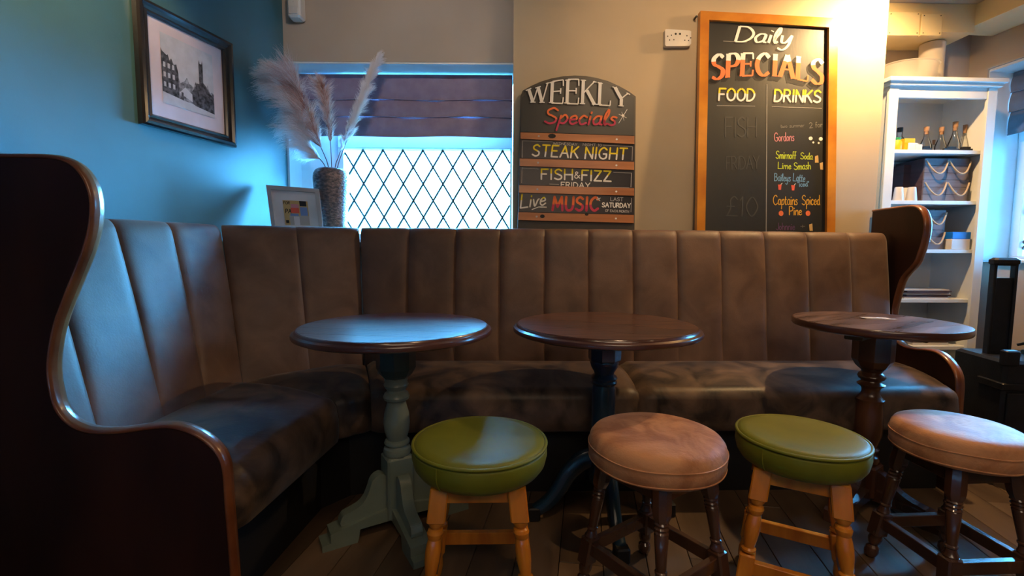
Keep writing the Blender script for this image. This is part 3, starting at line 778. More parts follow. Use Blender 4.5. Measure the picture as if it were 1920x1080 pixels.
    for i in range(4):
        a, c = corners[i], corners[(i+1)%4]
        for nm, z0, z1, th in (('stretcher',.112,.150,.010),) + ((('apron', ztop-.045, ztop, .010),)):
            pa, pb = pos(*a,(z0+z1)/2), pos(*c,(z0+z1)/2); d = (pb-pa); L_ = d.length; d.normalize(); ang = math.atan2(d.y,d.x)
            ins = .017
            b = MB(); b.box((ins,-th,z0),(L_-ins,th,z1), 0, T(pa.x,pa.y,0,ang), .003)
            b.build(nm, wood, root)
    return root
stool('bar_stool', 'low stool with olive green seat and orange pine legs, leftmost, by the sage table', -.086, 1.285, .186, 'green', .03, 'green topped stools')
stool('bar_stool', 'low stool with tan suede seat and dark turned legs, in front of the navy table', .416, 1.339, .191, 'tan', PI/4-.17, 'tan suede topped stools')
stool('bar_stool', 'low stool with olive green seat and orange pine legs, between the two tan stools', .828, 1.335, .170, 'green', -.50, 'green topped stools')
stool('bar_stool', 'low stool with tan suede seat and dark turned legs, rightmost, cut by the frame edge', 1.345, 1.405, .164, 'tan', .06, 'tan suede topped stools')

# ------------------------------------------------------------------ lettering
FONT = {
'A':(.8,['l0,0 .4,1','l.4,1 .8,0','h.14,.36 .66,.36']), 'B':(.65,['l0,0 0,1','c0,1 .45,.95 .5,.75 .4,.56 0,.53','c0,.53 .5,.5 .62,.27 .45,.04 0,0']),
'C':(.75,['c.72,.82 .45,1 .12,.82 0,.5 .12,.16 .42,0 .74,.16']), 'D':(.72,['l0,0 0,1','c0,1 .42,.95 .7,.62 .66,.28 .38,.03 0,0']),
'E':(.6,['l0,0 0,1','h0,1 .6,1','h0,.53 .48,.53','h0,0 .62,0']), 'F':(.58,['l0,0 0,1','h0,1 .6,1','h0,.52 .46,.52']),
'G':(.78,['c.72,.82 .42,1 .1,.8 0,.48 .12,.14 .42,0 .7,.12 .72,.42','h.72,.44 .42,.44']), 'H':(.7,['l0,0 0,1','l.7,0 .7,1','h0,.5 .7,.5']),
'I':(.12,['l.06,0 .06,1']), 'K':(.68,['l0,0 0,1','t0,.42 .64,1','l.22,.58 .68,0']), 'L':(.58,['l0,0 0,1','h0,0 .6,0']),
'M':(.95,['l0,0 .12,1','l.12,1 .47,.25','l.47,.25 .82,1','l.82,1 .95,0']), 'N':(.7,['l0,0 0,1','l0,1 .7,0','l.7,0 .7,1']),
'O':(.78,['o.39,1 .08,.82 0,.5 .08,.18 .39,0 .7,.18 .78,.5 .7,.82']), 'P':(.6,['l0,0 0,1','c0,1 .42,.98 .6,.76 .45,.5 0,.45']),
'R':(.65,['l0,0 0,1','c0,1 .42,.98 .58,.76 .42,.52 0,.48','l.26,.48 .66,0']), 'S':(.66,['c.62,.86 .36,1 .06,.84 .1,.62 .36,.5 .62,.34 .58,.1 .3,0 0,.12']),
'T':(.7,['l.35,0 .35,1','h0,1 .7,1']), 'U':(.7,['c0,1 .0,.4 .12,.06 .38,0 .6,.1 .7,.4 .7,1']), 'W':(1.05,['l0,1 .27,0','t.27,0 .52,.92','l.52,.92 .78,0','t.78,0 1.05,1']),
'Y':(.75,['l0,1 .38,.46','t.38,.46 .75,1','l.38,.46 .38,0']), 'Z':(.68,['h0,1 .66,1','t.66,1 0,0','h0,0 .7,0']), 'X':(.7,['l0,1 .7,0','t0,0 .7,1']),
'V':(.7,['l0,1 .35,0','t.35,0 .7,1']), 'J':(.5,['c.5,1 .5,.2 .3,0 0,.15']), 'Q':(.78,['o.39,1 0,.5 .39,0 .78,.5','l.5,.25 .8,-.1']),
'&':(.75,['c.75,0 .18,.72 .3,.98 .48,.8 .1,.42 .08,.1 .36,0 .72,.42']), '£':(.6,['c.58,.85 .4,1 .2,.8 .22,.4 .05,.02','h0,0 .6,0','h.02,.48 .42,.48']),
'0':(.62,['o.31,1 0,.5 .31,0 .62,.5']), '1':(.2,['l.12,0 .12,1','t.0,.82 .12,1']), '2':(.6,['c0,.8 .3,1 .56,.76 .4,.42 0,0','h0,0 .62,0']), '4':(.6,['t.45,1 0,.3','h0,.3 .6,.3','l.45,1 .45,0']),
'+':(.5,['h0,.4 .5,.4','l.25,.15 .25,.65']), "'":(.1,['l.05,.85 .05,1']), '"':(.2,['l.03,.8 .03,1','l.16,.8 .16,1']), '.':(.1,['l.04,0 .05,.05']), '-':(.3,['h0,.4 .3,.4']),
'a':(.5,['o.44,.5 .2,.55 .02,.3 .14,.02 .4,.14','c.46,.55 .42,.1 .56,.02']), 'b':(.46,['l.02,0 .02,1','c.02,.42 .3,.56 .46,.28 .26,0 .02,.1']), 'c':(.42,['c.42,.46 .2,.56 0,.28 .16,0 .44,.1']),
'd':(.5,['o.4,.44 .18,.52 0,.26 .16,0 .4,.12','c.46,1 .42,.3 .52,.0']), 'e':(.44,['c.04,.28 .4,.34 .3,.55 .06,.42 .04,.14 .22,0 .46,.12']), 'f':(.3,['c.36,.95 .16,.95 .12,.5 .1,-.0','h0,.5 .32,.5']),
'g':(.48,['o.42,.46 .2,.55 .02,.3 .16,.04 .4,.18','c.46,.52 .44,-.1 .28,-.35 .04,-.22']), 'h':(.46,['l.02,0 .02,1','c.02,.34 .26,.56 .42,.4 .42,0']), 'i':(.12,['l.04,0 .06,.52','l.07,.74 .08,.8']),
'k':(.42,['l.02,0 .02,1','t.02,.2 .38,.54','l.12,.3 .42,0']), 'l':(.2,['c.04,.1 .02,.6 .16,1 .2,.7 .06,.3 .1,.02 .22,.1']), 'm':(.74,['l.0,0 .04,.52','c.04,.34 .22,.54 .34,.42 .36,0','c.36,.34 .56,.54 .7,.42 .72,0']),
'n':(.46,['l.0,0 .04,.52','c.04,.34 .26,.56 .42,.42 .44,0']), 'o':(.46,['o.23,.54 0,.28 .23,0 .46,.28']), 'p':(.5,['l.0,-.42 .08,.52','c.08,.36 .32,.58 .5,.34 .34,.04 .06,.08']),
'r':(.34,['l.02,0 .04,.52','c.04,.3 .16,.5 .36,.5']), 's':(.38,['c.38,.5 .16,.54 .08,.4 .3,.26 .34,.08 .16,0 -.04,.08']), 't':(.3,['c.12,.85 .08,.2 .16,.0 .32,.08','h0,.55 .3,.55']),
'u':(.48,['c.02,.52 .0,.12 .18,0 .4,.2','l.44,.52 .44,0']), 'v':(.42,['c.0,.5 .16,0 .36,.42 .46,.5']), 'w':(.62,['c.0,.52 .12,0 .3,.4 .44,0 .62,.52']), 'y':(.48,['c.02,.52 .06,.1 .26,.08 .44,.5','c.46,.54 .4,-.1 .2,-.42 -.06,-.3']),
}
def glyph_strokes(ch):
    wd, ss = FONT[ch]; out = []
    for s_ in ss:
        k_ = s_[0]; pts = [tuple(float(q) for q in p_.split(',')) for p_ in s_[1:].split()]
        if k_ in 'co': P = [(p_.x,p_.y) for p_ in crom([(a,b_,0) for a,b_ in pts], 6, closed=(k_=='o'))]
        else:
            n = 7; P = [(pts[0][0]+(pts[1][0]-pts[0][0])*i/n, pts[0][1]+(pts[1][1]-pts[0][1])*i/n) for i in range(n+1)]
        if k_ == 'o': P.append(P[0])
        out.append((k_, P))
    return wd, out
def measure(s_, sp): return sum((FONT[c][0] if c != ' ' else .35)+sp for c in s_)-sp
def paint(parent, plane, string, L, R, h, wpx, mats, split=None, sp=.22, slant=0.0, arch=0.0, contrast=0, serif=False, off=.0008, shift=(0,0), harch=0.0, name='lettering', thin=.45, widths=None):
    """write a word on a board: L, R baseline ends in photo pixels, h cap height in pixels; projected onto the board's own plane"""
    p0, n = plane; b = MB(); tot = measure(string, sp); x = 0
    sx = math.hypot(R[0]-L[0], R[1]-L[1])/tot; ang = math.atan2(R[1]-L[1], R[0]-L[0])
    ca, sa = math.cos(ang), math.sin(ang)
    def warp(u, v):                # u in 0..tot, v in 0..1
        t = u/tot; k_ = 4*t*(1-t)
        X = u*sx + slant*v*h; hh = h*(1+harch*k_); Y = v*hh + arch*k_
        return (L[0] + X*ca + Y*sa + shift[0], L[1] + X*sa - Y*ca + shift[1])
    P0 = Vector(p0) + Vector(n)*off*.7; cnt = [0]
    def ribbon(pts, kind, vs_):
        m = len(pts); cnt[0] += 1; P0 = Vector(p0) + Vector(n)*(off*.7 + .000012*cnt[0])
        Lf = []; Rt = []
        for i in range(m):
            a = pts[max(i-1,0)]; c = pts[min(i+1,m-1)]; dx, dy = c[0]-a[0], c[1]-a[1]; d = math.hypot(dx,dy) or 1e-6
            wv = wpx
            if contrast:
                vert = abs(dy)/d
                if kind == 's': wv = wpx*.32
                elif kind in 'lh t': wv = wpx*(1 if kind == 'l' else (thin if kind in 'ht' else 1))
                else: wv = wpx*(thin + (1-thin)*vert)
            nx, ny = -dy/d*wv/2, dx/d*wv/2
            Lf.append((pts[i][0]+nx, pts[i][1]+ny)); Rt.append((pts[i][0]-nx, pts[i][1]-ny))
        for i in range(m-1):
            q = [Lf[i],Lf[i+1],Rt[i+1],Rt[i]]; mi = 0
            if split is not None: mi = 0 if (vs_[i]+vs_[i+1])/2 > split else 1
            b.add([on_plane(*p_, P0, n) for p_ in q], [(0,1,2,3)], mi)
        if not contrast:
            for e in (0, m-1):
                c = pts[e]; q = [(c[0]+math.cos(2*PI*k_/8)*wpx/2, c[1]+math.sin(2*PI*k_/8)*wpx/2) for k_ in range(8)]
                mi = 0 if split is None or vs_[e] > split else 1
                b.add([on_plane(*p_, P0, n) for p_ in q], [tuple(range(8))], mi)
    for ch in string:
        if ch == ' ': x += .35+sp; continue
        wd, ss = glyph_strokes(ch)
        for kind, P in ss:
            pts = [warp(x+p_[0], p_[1]) for p_ in P]
            ribbon(pts, kind, [p_[1] for p_ in P])
            if serif and kind in 'lt':
                for e in (0,-1):
                    if P[e][1] < .05 or P[e][1] > .9:
                        sw = .15 if kind == 'l' else .10
                        q = [warp(x+P[e][0]-sw, P[e][1]), warp(x+P[e][0]+sw, P[e][1])]
                        vv = P[e][1]; yo = -.025 if vv > .5 else .025
                        q = [warp(x+P[e][0]-sw, vv+yo), warp(x+P[e][0], vv+yo), warp(x+P[e][0]+sw, vv+yo)]
                        ow = wpx
                        ribbon(q, 's', [vv]*3)
            if serif and kind == 'h' and P[-1][0] > .4 and ch in 'ELTFZ':
                e = P[-1]; dv = .26 if e[1] < .3 else (-.26 if e[1] > .7 else 0)
                ends = [e] + ([P[0]] if ch == 'T' else [])
                for e in ends:
                    if dv:
                        q = [warp(x+e[0], e[1]), warp(x+e[0]+(.02), e[1]+dv)]
                        ribbon(q, 'h', [e[1]]*2)
                    else:
                        ribbon([warp(x+e[0], e[1]-.12), warp(x+e[0], e[1]+.12)], 'h', [e[1]]*2)
        x += wd+sp
    o = b.build(name, mats, parent)
    if h < 12: o['kind'] = 'stuff'
    return o
def flat(parent, plane, polys, mats, off=.0008, name='painted_mark'):
    p0, n = plane; P0 = Vector(p0)+Vector(n)*off; b = MB()
    for item in polys:
        poly, mi = item if isinstance(item, tuple) and isinstance(item[1], int) else (item, 0)
        b.add([on_plane(*p_, P0, n) for p_ in poly], [tuple(range(len(poly)))], mi)
    return b.build(name, mats, parent)
def marks(parent, plane, items, off=.0008):
    for poly, m_, nm in items: flat(parent, plane, [poly], m_, off, nm)
def strip(a, c, w_):
    dx, dy = c[0]-a[0], c[1]-a[1]; d = math.hypot(dx,dy); nx, ny = -dy/d*w_/2, dx/d*w_/2
    return [(a[0]+nx,a[1]+ny),(c[0]+nx,c[1]+ny),(c[0]-nx,c[1]-ny),(a[0]-nx,a[1]-ny)]

def board_frame(lean_top_gap, lean_bot_gap, xa, xb, z0, z1):
    """plane of a board leaning against the breast: returns point, outward normal and the slab builder"""
    p00 = Vector((xa, BR(xa)-lean_bot_gap, z0)); p10 = Vector((xb, BR(xb)-lean_bot_gap, z0)); p01 = Vector((xa, BR(xa)-lean_top_gap, z1))
    n = (p10-p00).cross(p01-p00).normalized()
    if n.y > 0: n = -n
    return (p00, n)
def slab_px(polypx, plane, th, off=0, mats=None, name='x', parent=None, smooth=False):
    p0, n = plane; A = [on_plane(*p_, Vector(p0)+n*off, n) for p_ in polypx]; B = [p_ - n*th for p_ in A]; m = len(A)
    b = MB(); b.add(A+B, [tuple(range(m)), tuple(range(2*m-1,m-1,-1))]+[(i,(i+1)%m,m+(i+1)%m,m+i) for i in range(m)])
    return b.build(name, mats, parent, smooth)

# --- tall chalkboard
PL = board_frame(.032, .085, .97, 1.70, 1.05, 2.27)
cb = thing('chalkboard', 'tall chalkboard in an orange pine frame headed Daily Specials, food and drinks', 'chalkboard')
BL_, BR_, TL_, TR_ = (1306.5, 444), (1566, 449), (1313.5, 20), (1571.5, 34)
def mixp(a, c, t): return (a[0]+(c[0]-a[0])*t, a[1]+(c[1]-a[1])*t)
fw = 17.5
iTL, iTR, iBL, iBR = (TL_[0]+fw-1, TL_[1]+17), (TR_[0]-fw+1, TR_[1]+17), (BL_[0]+fw-2, BL_[1]), (BR_[0]-fw+2, BR_[1])
slab_px([iTL, iTR, (iBR[0],449), (iBL[0],444)], PL, .012, -.012, M['chalk'], 'slate', cb)
sl = slab_px([TL_, TR_, iTR, iTL], PL, .03, .004, M['board_pine'], 'frame_rail', cb)
slab_px([TL_, iTL, iBL, BL_], PL, .03, .004, M['board_pine'], 'frame_stile', cb)
slab_px([TR_, iTR, iBR, BR_], PL, .03, .004, M['board_pine'], 'frame_stile', cb)
slab_px([BL_, iBL, iBR, BR_], PL, .03, -.004, M['board_pine'], 'frame_rail', cb)
PS = (PL[0]-PL[1]*.012, PL[1])
sh = (-5, 3)
paint(cb, PS, 'Daily', (1379,78), (1482,82), 29, 5.4, M['p_shadow'], sp=.12, slant=.25, contrast=1, thin=.4, shift=(-3,3), off=.0006)
paint(cb, PS, 'Daily', (1379,78), (1482,82), 29, 5.4, M['p_white'], sp=.12, slant=.25, contrast=1, thin=.4, off=.0012)
for s_ in ((-8,8),(-6,6),(-4,4),(-2,2)):
    paint(cb, PS, 'SPECIALS', (1335,150), (1542,160), 47, 8.6, M['p_shadow'], sp=.27, arch=13, contrast=1, thin=.36, serif=True, shift=s_, off=.0006, harch=-.12)
paint(cb, PS, 'SPECIALS', (1335,150), (1542,160), 47, 8.6, [M['p_white'], M['p_orange']], split=.72, sp=.27, arch=13, contrast=1, thin=.36, serif=True, off=.0014, harch=-.12)
for st, a, c, wv in (('FOOD',(1348,188),(1414,189),3.6), ('DRINKS',(1452,190),(1538,192),3.6)):
    paint(cb, PS, st, a, c, 22, 4.6, M['p_shadow'], shift=(-2,2), off=.0006, slant=.05)
    paint(cb, PS, st, a, c, 22, 3.4, [M['p_yellow'], M['p_white']], split=.6, off=.0012, slant=.05)
for l_ in (strip((1438,158),(1436.5,446),1.6), strip((1344,198),(1416,199),1.2), strip((1447,200),(1541,203),1.2), strip((1356,77),(1400,79),1.0)): flat(cb, PS, [l_], M['p_line'], name='chalk_line')
for st, a, c, h, m_, wv in (
    ('FISH',(1360,256),(1418,256),36,'p_ghost',2.4), ('FRIDAY',(1362,318),(1424,316),24,'p_ghost',1.6), ('£10',(1362,404),(1420,406),36,'p_ghost',2.2),
    ("two summer",(1464,240),(1508,238),7,'p_faint',.9), ("2 for",(1518,240),(1542,238),10,'p_faint',1.2),
    ('Gordons',(1452,265),(1489,264),16,'p_pink',1.3), ('Smirnoff',(1455,297),(1492,298),14,'p_lime',1.5), ('Soda',(1501,298),(1523,299),12,'p_lime',1.5),
    ('Lime',(1459,316),(1483,317),12,'p_lime',1.5), ('Smash',(1489,318),(1520,317),13,'p_lime',1.5), ('Baileys',(1452,339),(1482,340),14,'p_blue',1.4), ('Latte',(1487,339),(1509,341),14,'p_blue',1.4),
    ('"iced"',(1496,350),(1517,349),9,'p_blue',1.3), ('Captains',(1450,384),(1495,384),18,'p_amber',1.5), ('Spiced',(1504,384),(1537,384),18,'p_amber',1.5), ('Pine',(1480,403),(1503,403),16,'p_amber',1.6),
    ('Johnnie',(1455,431),(1490,431),13,'p_purple',1.3), ('+',(1501,428),(1509,428),9,'p_faint',1.1)):
    paint(cb, PS, st, a, c, h, wv, M[m_], sp=.14)
def blob(x, y, rx, ry, n=9): return [(x+rx*math.cos(2*PI*i/n), y+ry*math.sin(2*PI*i/n)) for i in range(n)]
def cupd(x, y, s_=1): return [(x-3.5*s_,y-5*s_),(x+3.5*s_,y-5*s_),(x+2.3*s_,y+5*s_),(x-2.3*s_,y+5*s_)]
for poly, m_, nm in [(blob(1520,259.5,3.8,3.6),'p_white','painted_cherry'),(blob(1525,267,2,2),'p_white','painted_cherry'),(blob(1539,260.5,3.8,3.6),'p_white','painted_cherry'),(blob(1535,268,2,2),'p_white','painted_cherry'),
    ([(1528,293),(1534,291),(1535,305),(1528,305)],'p_tan','painted_glass'),([(1537,306),(1543,304),(1544,318),(1538,318)],'p_tan','painted_glass'),([(1517,421),(1523,419),(1524,433),(1518,433)],'p_tan','painted_glass'),
    (cupd(1462,351),'p_red','painted_cup'),(cupd(1487,352),'p_red','painted_cup'),(strip((1464,346),(1467,343),1.2),'p_white','painted_straw'),(strip((1489,347),(1492,344),1.2),'p_white','painted_straw'),
    (blob(1464.5,400,4.6,5.2),'p_orange','painted_fruit'),(blob(1515,400,4.6,5.2),'p_orange','painted_fruit')]:
    flat(cb, PS, [poly], M[m_], name=nm)
b = MB(); q = on_plane(1311, 31, PL[0], PL[1]); b.lathe([(.005,0),(.005,.03)], 10, 0, Matrix.Translation((q.x-.014,q.y+.028,q.z)) @ Matrix.Rotation(PI/2,4,'X')); b.build('hanging_screw', M['dark_dot'], cb)

# --- arched weekly specials board
PW = board_frame(.03, .075, .05, .6, 1.05, 1.95)
wb = thing('menu_board', 'arched menu board headed Weekly Specials with orange slats and three black strips', 'menu board')
arc = [(976,180),(980,170),(996,161),(1014,153),(1034,147),(1056,143),(1078,141.5),(1098,142.5),(1118,146),(1140,152),(1162,162),(1180,172),(1192,181)]
outer = arc + [(1189.5,450),(970.5,447)]
slab_px(outer, PW, .016, -.001, M['dark_trim'], 'backboard', wb)
inner = [(978,184)]+[(x_+ (1 if x_ < 1000 else (-1 if x_ > 1170 else 0)), y_+4.5) for x_, y_ in arc[2:-2]]+[(1189,184),(1188,254),(976,247)]
slab_px(inner, PW, .004, .003, M['chalk'], 'header_slate', wb)
slats = [((976,248,260),(1189.5,255,270)), ((974.5,297,311),(1189,303.5,318.5)), ((973,347,361),(1189,353,367)), ((971.5,398,412.5),(1188.5,403,418))]
for (x0,a0,a1),(x1,c0,c1) in slats:
    o = slab_px([(x0,a0),(x1,c0),(x1,c1),(x0,a1)], PW, .012, .011, M['slat_pine'], 'slat', wb)
    s2 = (x0,a0,a1,x1,c0,c1)
    for fx in (.16, .845):
        X = x0+(x1-x0)*fx; Y = (a0+a1)/2+((c0+c1)/2-(a0+a1)/2)*fx
        flat(o, (PW[0]+PW[1]*.011, PW[1]), [blob(X, Y, 2.0, 1.8)], M['p_grey'] if fx < .5 else M['p_white'], name='screw_head')
marks(wb, (PW[0]+PW[1]*.011, PW[1]), [(blob(1035,255,7.5,4.5),M['p_shadow'],'knot'), (blob(1017,405.5,4.5,3.5),M['p_shadow'],'knot'), (blob(1100,402,3.5,2.5),M['p_shadow'],'knot')])
strips_ = [((976,261,296),(1189,271,303)), ((974.5,312,346),(1188.5,319.5,352)), ((973,362,397),(1188,368,402))]
for (x0,a0,a1),(x1,c0,c1) in strips_:
    slab_px([(x0,a0),(x1,c0),(x1,c1),(x0,a1)], PW, .004, .002, M['chalk_slat'], 'slate_strip', wb)
PH = (PW[0]+PW[1]*.003, PW[1]); PT_ = (PW[0]+PW[1]*.002, PW[1])
for s_ in ((-3,2.5),(-1.5,1.2)):
    paint(wb, PH, 'WEEKLY', (990,192), (1177,200), 25, 6.0, M['p_shadow'], sp=.26, arch=1, contrast=1, thin=.4, serif=True, shift=s_, off=.0006, harch=.85)
paint(wb, PH, 'WEEKLY', (990,192), (1177,200), 25, 6.0, M['p_white'], sp=.26, arch=1, contrast=1, thin=.4, serif=True, off=.0014, harch=.85)
paint(wb, PH, 'Specials', (1021,231), (1153,235), 29, 3.6, M['p_shadow'], sp=.14, slant=.2, shift=(-3,2), off=.0006)
paint(wb, PH, 'Specials', (1021,231), (1153,235), 29, 3.6, [M['p_orange'], M['p_crimson']], split=.32, sp=.14, slant=.2, off=.0014)
flat(wb, PH, [strip((1176,205),(1160,231),.9), strip((1160,214),(1175,221),.9), blob(1168,216.5,3,2.4), strip((1166,210),(1170,226),.7)], M['p_white'], off=.0012)
for st, a, c in (('STEAK',(998,292),(1083,296)), ('NIGHT',(1097,297),(1174,299))):
    paint(wb, PT_, st, a, c, 21, 3.0, [M['p_yellow'], M['p_white']], split=.45, sp=.26, slant=.08, off=.0012)
paint(wb, PT_, 'WEDNESDAY', (1037,271), (1082,273), 4.5, .8, M['p_grey'], off=.0012); paint(wb, PT_, 'NIGHT 10', (1093,273), (1128,274.5), 4.5, .8, M['p_grey'], off=.0012)
paint(wb, PT_, 'FISH', (1015,336), (1073,337), 19, 3.0, [M['p_yellow'], M['p_white']], split=.55, sp=.26, off=.0012)
paint(wb, PT_, '&', (1077,334), (1087,334), 12, 1.8, M['p_white'], off=.0012)
paint(wb, PT_, 'FIZZ', (1091,338), (1145,340), 19, 3.0, [M['p_yellow'], M['p_white']], split=.55, sp=.26, off=.0012)
paint(wb, PT_, 'FRIDAY', (1052,351), (1106,352.5), 9.5, 1.6, M['p_white'], sp=.25, off=.0012)
paint(wb, PT_, 'Live', (976,390), (1022,384), 25, 2.8, [M['p_yellow'], M['p_white']], split=.5, sp=.16, slant=.25, off=.0012)
flat(wb, PT_, [strip((997,393),(1010,388),1.6), strip((1010,388),(1025,388.5),1.8)], M['p_white'], off=.0012)
paint(wb, PT_, 'MUSIC', (1036,394), (1121,395), 25, 4.6, [M['p_orange'], M['p_crimson']], split=.42, sp=.30, slant=.05, off=.0012)
flat(wb, PT_, [strip((1118,375),(1126,371),1.2), strip((1120,369),(1125,377),1.2), blob(1122.5,373,2.2,2)], M['p_white'], off=.0016)
paint(wb, PT_, 'LAST', (1145,376.5), (1168,377), 6.5, 1.2, M['p_grey'], off=.0012); paint(wb, PT_, 'SATURDAY', (1129,388), (1182,389.5), 8, 1.7, M['p_white'], off=.0012); paint(wb, PT_, 'OF EACH MONTH', (1135,397), (1179,399), 4.5, .9, M['p_grey'], off=.0012)
flat(wb, PT_, [strip((980,264),(979,296),1), strip((979,264),(1036,266),.8), strip((1130,272),(1186,275),.8), strip((1186,275),(1185,301),1), strip((979,314),(978,343),1), strip((979,315),(1010,317),.8), strip((1150,323),(1184,324.5),.9), strip((1184,324),(1183,351),1.2), strip((1030,345),(1048,346),.8), strip((1108,351),(1180,352),.8), strip((1184,371),(1183,398),.8)], M['p_grey'], off=.0012)

# --- socket
SK = (Vector((0,BR(0),0)) , Vector((.025,-1,0)).normalized())
so = thing('wall_socket', 'white double wall socket left of the tall chalkboard', 'socket')
slab_px([(1247,56),(1249,54.5),(1293,57),(1296,59),(1296,82),(1292,86),(1249,86.5),(1247,84)], SK, .03, .03, M['white_plastic'], 'faceplate', so)
flat(so, (SK[0]+SK[1]*.03, SK[1]), [blob(*p_, 1.2, 1.4, 6) for p_ in ((1252,68),(1259,66),(1255.5,75),(1263.5,74.5),(1288,67),(1295,71),(1284,75.5),(1291,76))]+[blob(1267,63.5,2.3,2.2,6), blob(1275,63.5,2.3,2.2,6)], M['dark_dot'], name='socket_holes')

# ------------------------------------------------------------------ left wall: framed print, sensor
nl = Vector((1,-.2356,0)).normalized(); P0L = Vector((WL(0),0,0))
PLp = (P0L + nl*.03, nl)
pic = thing('framed_picture', 'black framed monochrome print of a church tower and houses on the teal wall', 'picture')
def quad_in(q, t):      # inset quad (in pixels) keeping perspective simple
    cx = sum(p_[0] for p_ in q)/4; cy = sum(p_[1] for p_ in q)/4
    return q
O_ = [(264,-13),(441,86.5),(445,277),(268,231)]
def persp(q, u, v):     # bilinear on the wall plane in 3D
    W = [on_plane(*p_, *PLp) for p_ in q]
    a = W[0].lerp(W[1], u); c = W[3].lerp(W[2], u); return a.lerp(c, v)
W0 = [on_plane(*p_, *PLp) for p_ in O_]
ymid = lambda y: Vector((WL(y),y,0))+nl*.03
y0, y1 = (W0[0].y+W0[3].y)/2, (W0[1].y+W0[2].y)/2; z1 = (W0[0].z+W0[1].z)/2; z0 = (W0[2].z+W0[3].z)/2
du = Vector((.2356,1,0)).normalized(); org = Vector((WL(y0),y0,0)); Lw = (Vector((WL(y1),y1,0))-org).length
def PP(u, z, d): return org + du*u + nl*d + Vector((0,0,z))
# moulded frame: four mitred sides with a stepped profile
profF = [(0,.004),(0,.026),(.006,.034),(.016,.036),(.024,.028),(.034,.022),(.042,.024),(.048,.018),(.048,.004)]
cor = [(0,z0,1,1),(Lw,z0,-1,1),(Lw,z1,-1,-1),(0,z1,1,-1)]
for i in range(4):
    a, c = cor[i], cor[(i+1)%4]; b = MB()
    rows = [[PP(q[0]+q[2]*w_, q[1]+q[3]*w_, d) for w_, d in profF] for q in (a, c)]
    b.grid(rows); b.build('frame_side', M['frame_black'], pic)
fw_ = .046
b = MB(); b.add([PP(fw_,z0+fw_,.010),PP(Lw-fw_,z0+fw_,.010),PP(Lw-fw_,z1-fw_,.010),PP(fw_,z1-fw_,.010),PP(fw_,z0+fw_,.002),PP(Lw-fw_,z0+fw_,.002),PP(Lw-fw_,z1-fw_,.002),PP(fw_,z1-fw_,.002)],[(0,1,2,3),(7,6,5,4),(0,4,5,1),(1,5,6,2),(2,6,7,3),(3,7,4,0)]); b.build('mount', M['mat_board'], pic)
iu0, iu1, iz0, iz1 = fw_+.055, Lw-fw_-.055, z0+fw_+.062, z1-fw_-.045
def pic_poly(bm, pts, mi, d=.0112): bm.add([PP(iu0+(iu1-iu0)*u, iz0+(iz1-iz0)*v, d) for u, v in pts], [tuple(range(len(pts)))], mi)
b = MB(); pic_poly(b, [(0,0),(1,0),(1,1),(0,1)], 0)
hill = [(0,.12)]+[(i/24, .42+.05*math.sin(i*1.3)+.04*math.sin(i*3.1)) for i in range(25)]+[(1,.12)]
pic_poly(b, hill, 1, .0114)
pic_poly(b, [(0,.12),(.3,.12),(.3,.5),(.27,.62),(.22,.60),(.18,.68),(.15,.64),(.12,.72),(.1,.70),(.02,.74),(0,.78)], 2, .0116)
for i in range(3):
    for j in range(3): pic_poly(b, [(.03+i*.08,.24+j*.14),(.07+i*.08,.24+j*.14),(.07+i*.08,.31+j*.14),(.03+i*.08,.31+j*.14)], 0, .0118)
pic_poly(b, [(.55,.12),(.55,.30),(.62,.40),(.66,.46),(.70,.46),(.70,.78),(.715,.84),(.725,.78),(.76,.78),(.775,.84),(.785,.78),(.785,.50),(.84,.46),(.90,.38),(1,.32),(1,.02),(.75,.06)], 2, .0117)
pic_poly(b, [(.30,.22),(.55,.14),(.55,.26),(.42,.33)], 0, .0119); pic_poly(b, [(.34,.12),(.38,.12),(.38,.24),(.34,.24)], 2, .012)
pic_poly(b, [(0,0),(1,0),(1,.06),(0,.16)], 0, .0121)
b.build('print', [M['pic_light'], M['pic_mid'], M['pic_dark']], pic)
b = MB(); q = on_plane(262,94,P0L+nl*.012,nl); b.box((q.x-.004,q.y-.010,q.z-.009),(q.x+.006,q.y+.002,q.z+.009)); tag(b.build('picture_hook', M['brass']), 'small brass hook at the left edge of the black picture frame', 'hook')
# motion sensor in the corner under the ceiling
b = MB(); q = at_y(551, 13, 2.60)
prof_s = [(-.026,-.058),(.026,-.058),(.034,-.045),(.034,.055),(.024,.062),(-.026,.062)]
sensor = thing('motion_sensor', 'small white motion sensor high in the corner above the pampas grass', 'sensor')
Ms = Matrix.Translation((q.x+.004,2.634,q.z)) 
b.box((-.034,-.05,-.055),(.034,.024,.065), 0, Ms, .014); b.build('housing', M['white_plastic'], sensor)
b = MB(); b.box((-.024,-.056,-.042),(.024,-.049,-.006), 0, Ms, .004); b.lathe([(.003,0),(.003,.004)], 8, 0, Ms @ Matrix.Translation((0,-.05,.02)) @ Matrix.Rotation(PI/2,4,'X')); b.build('lens', M['cup_white'], sensor)

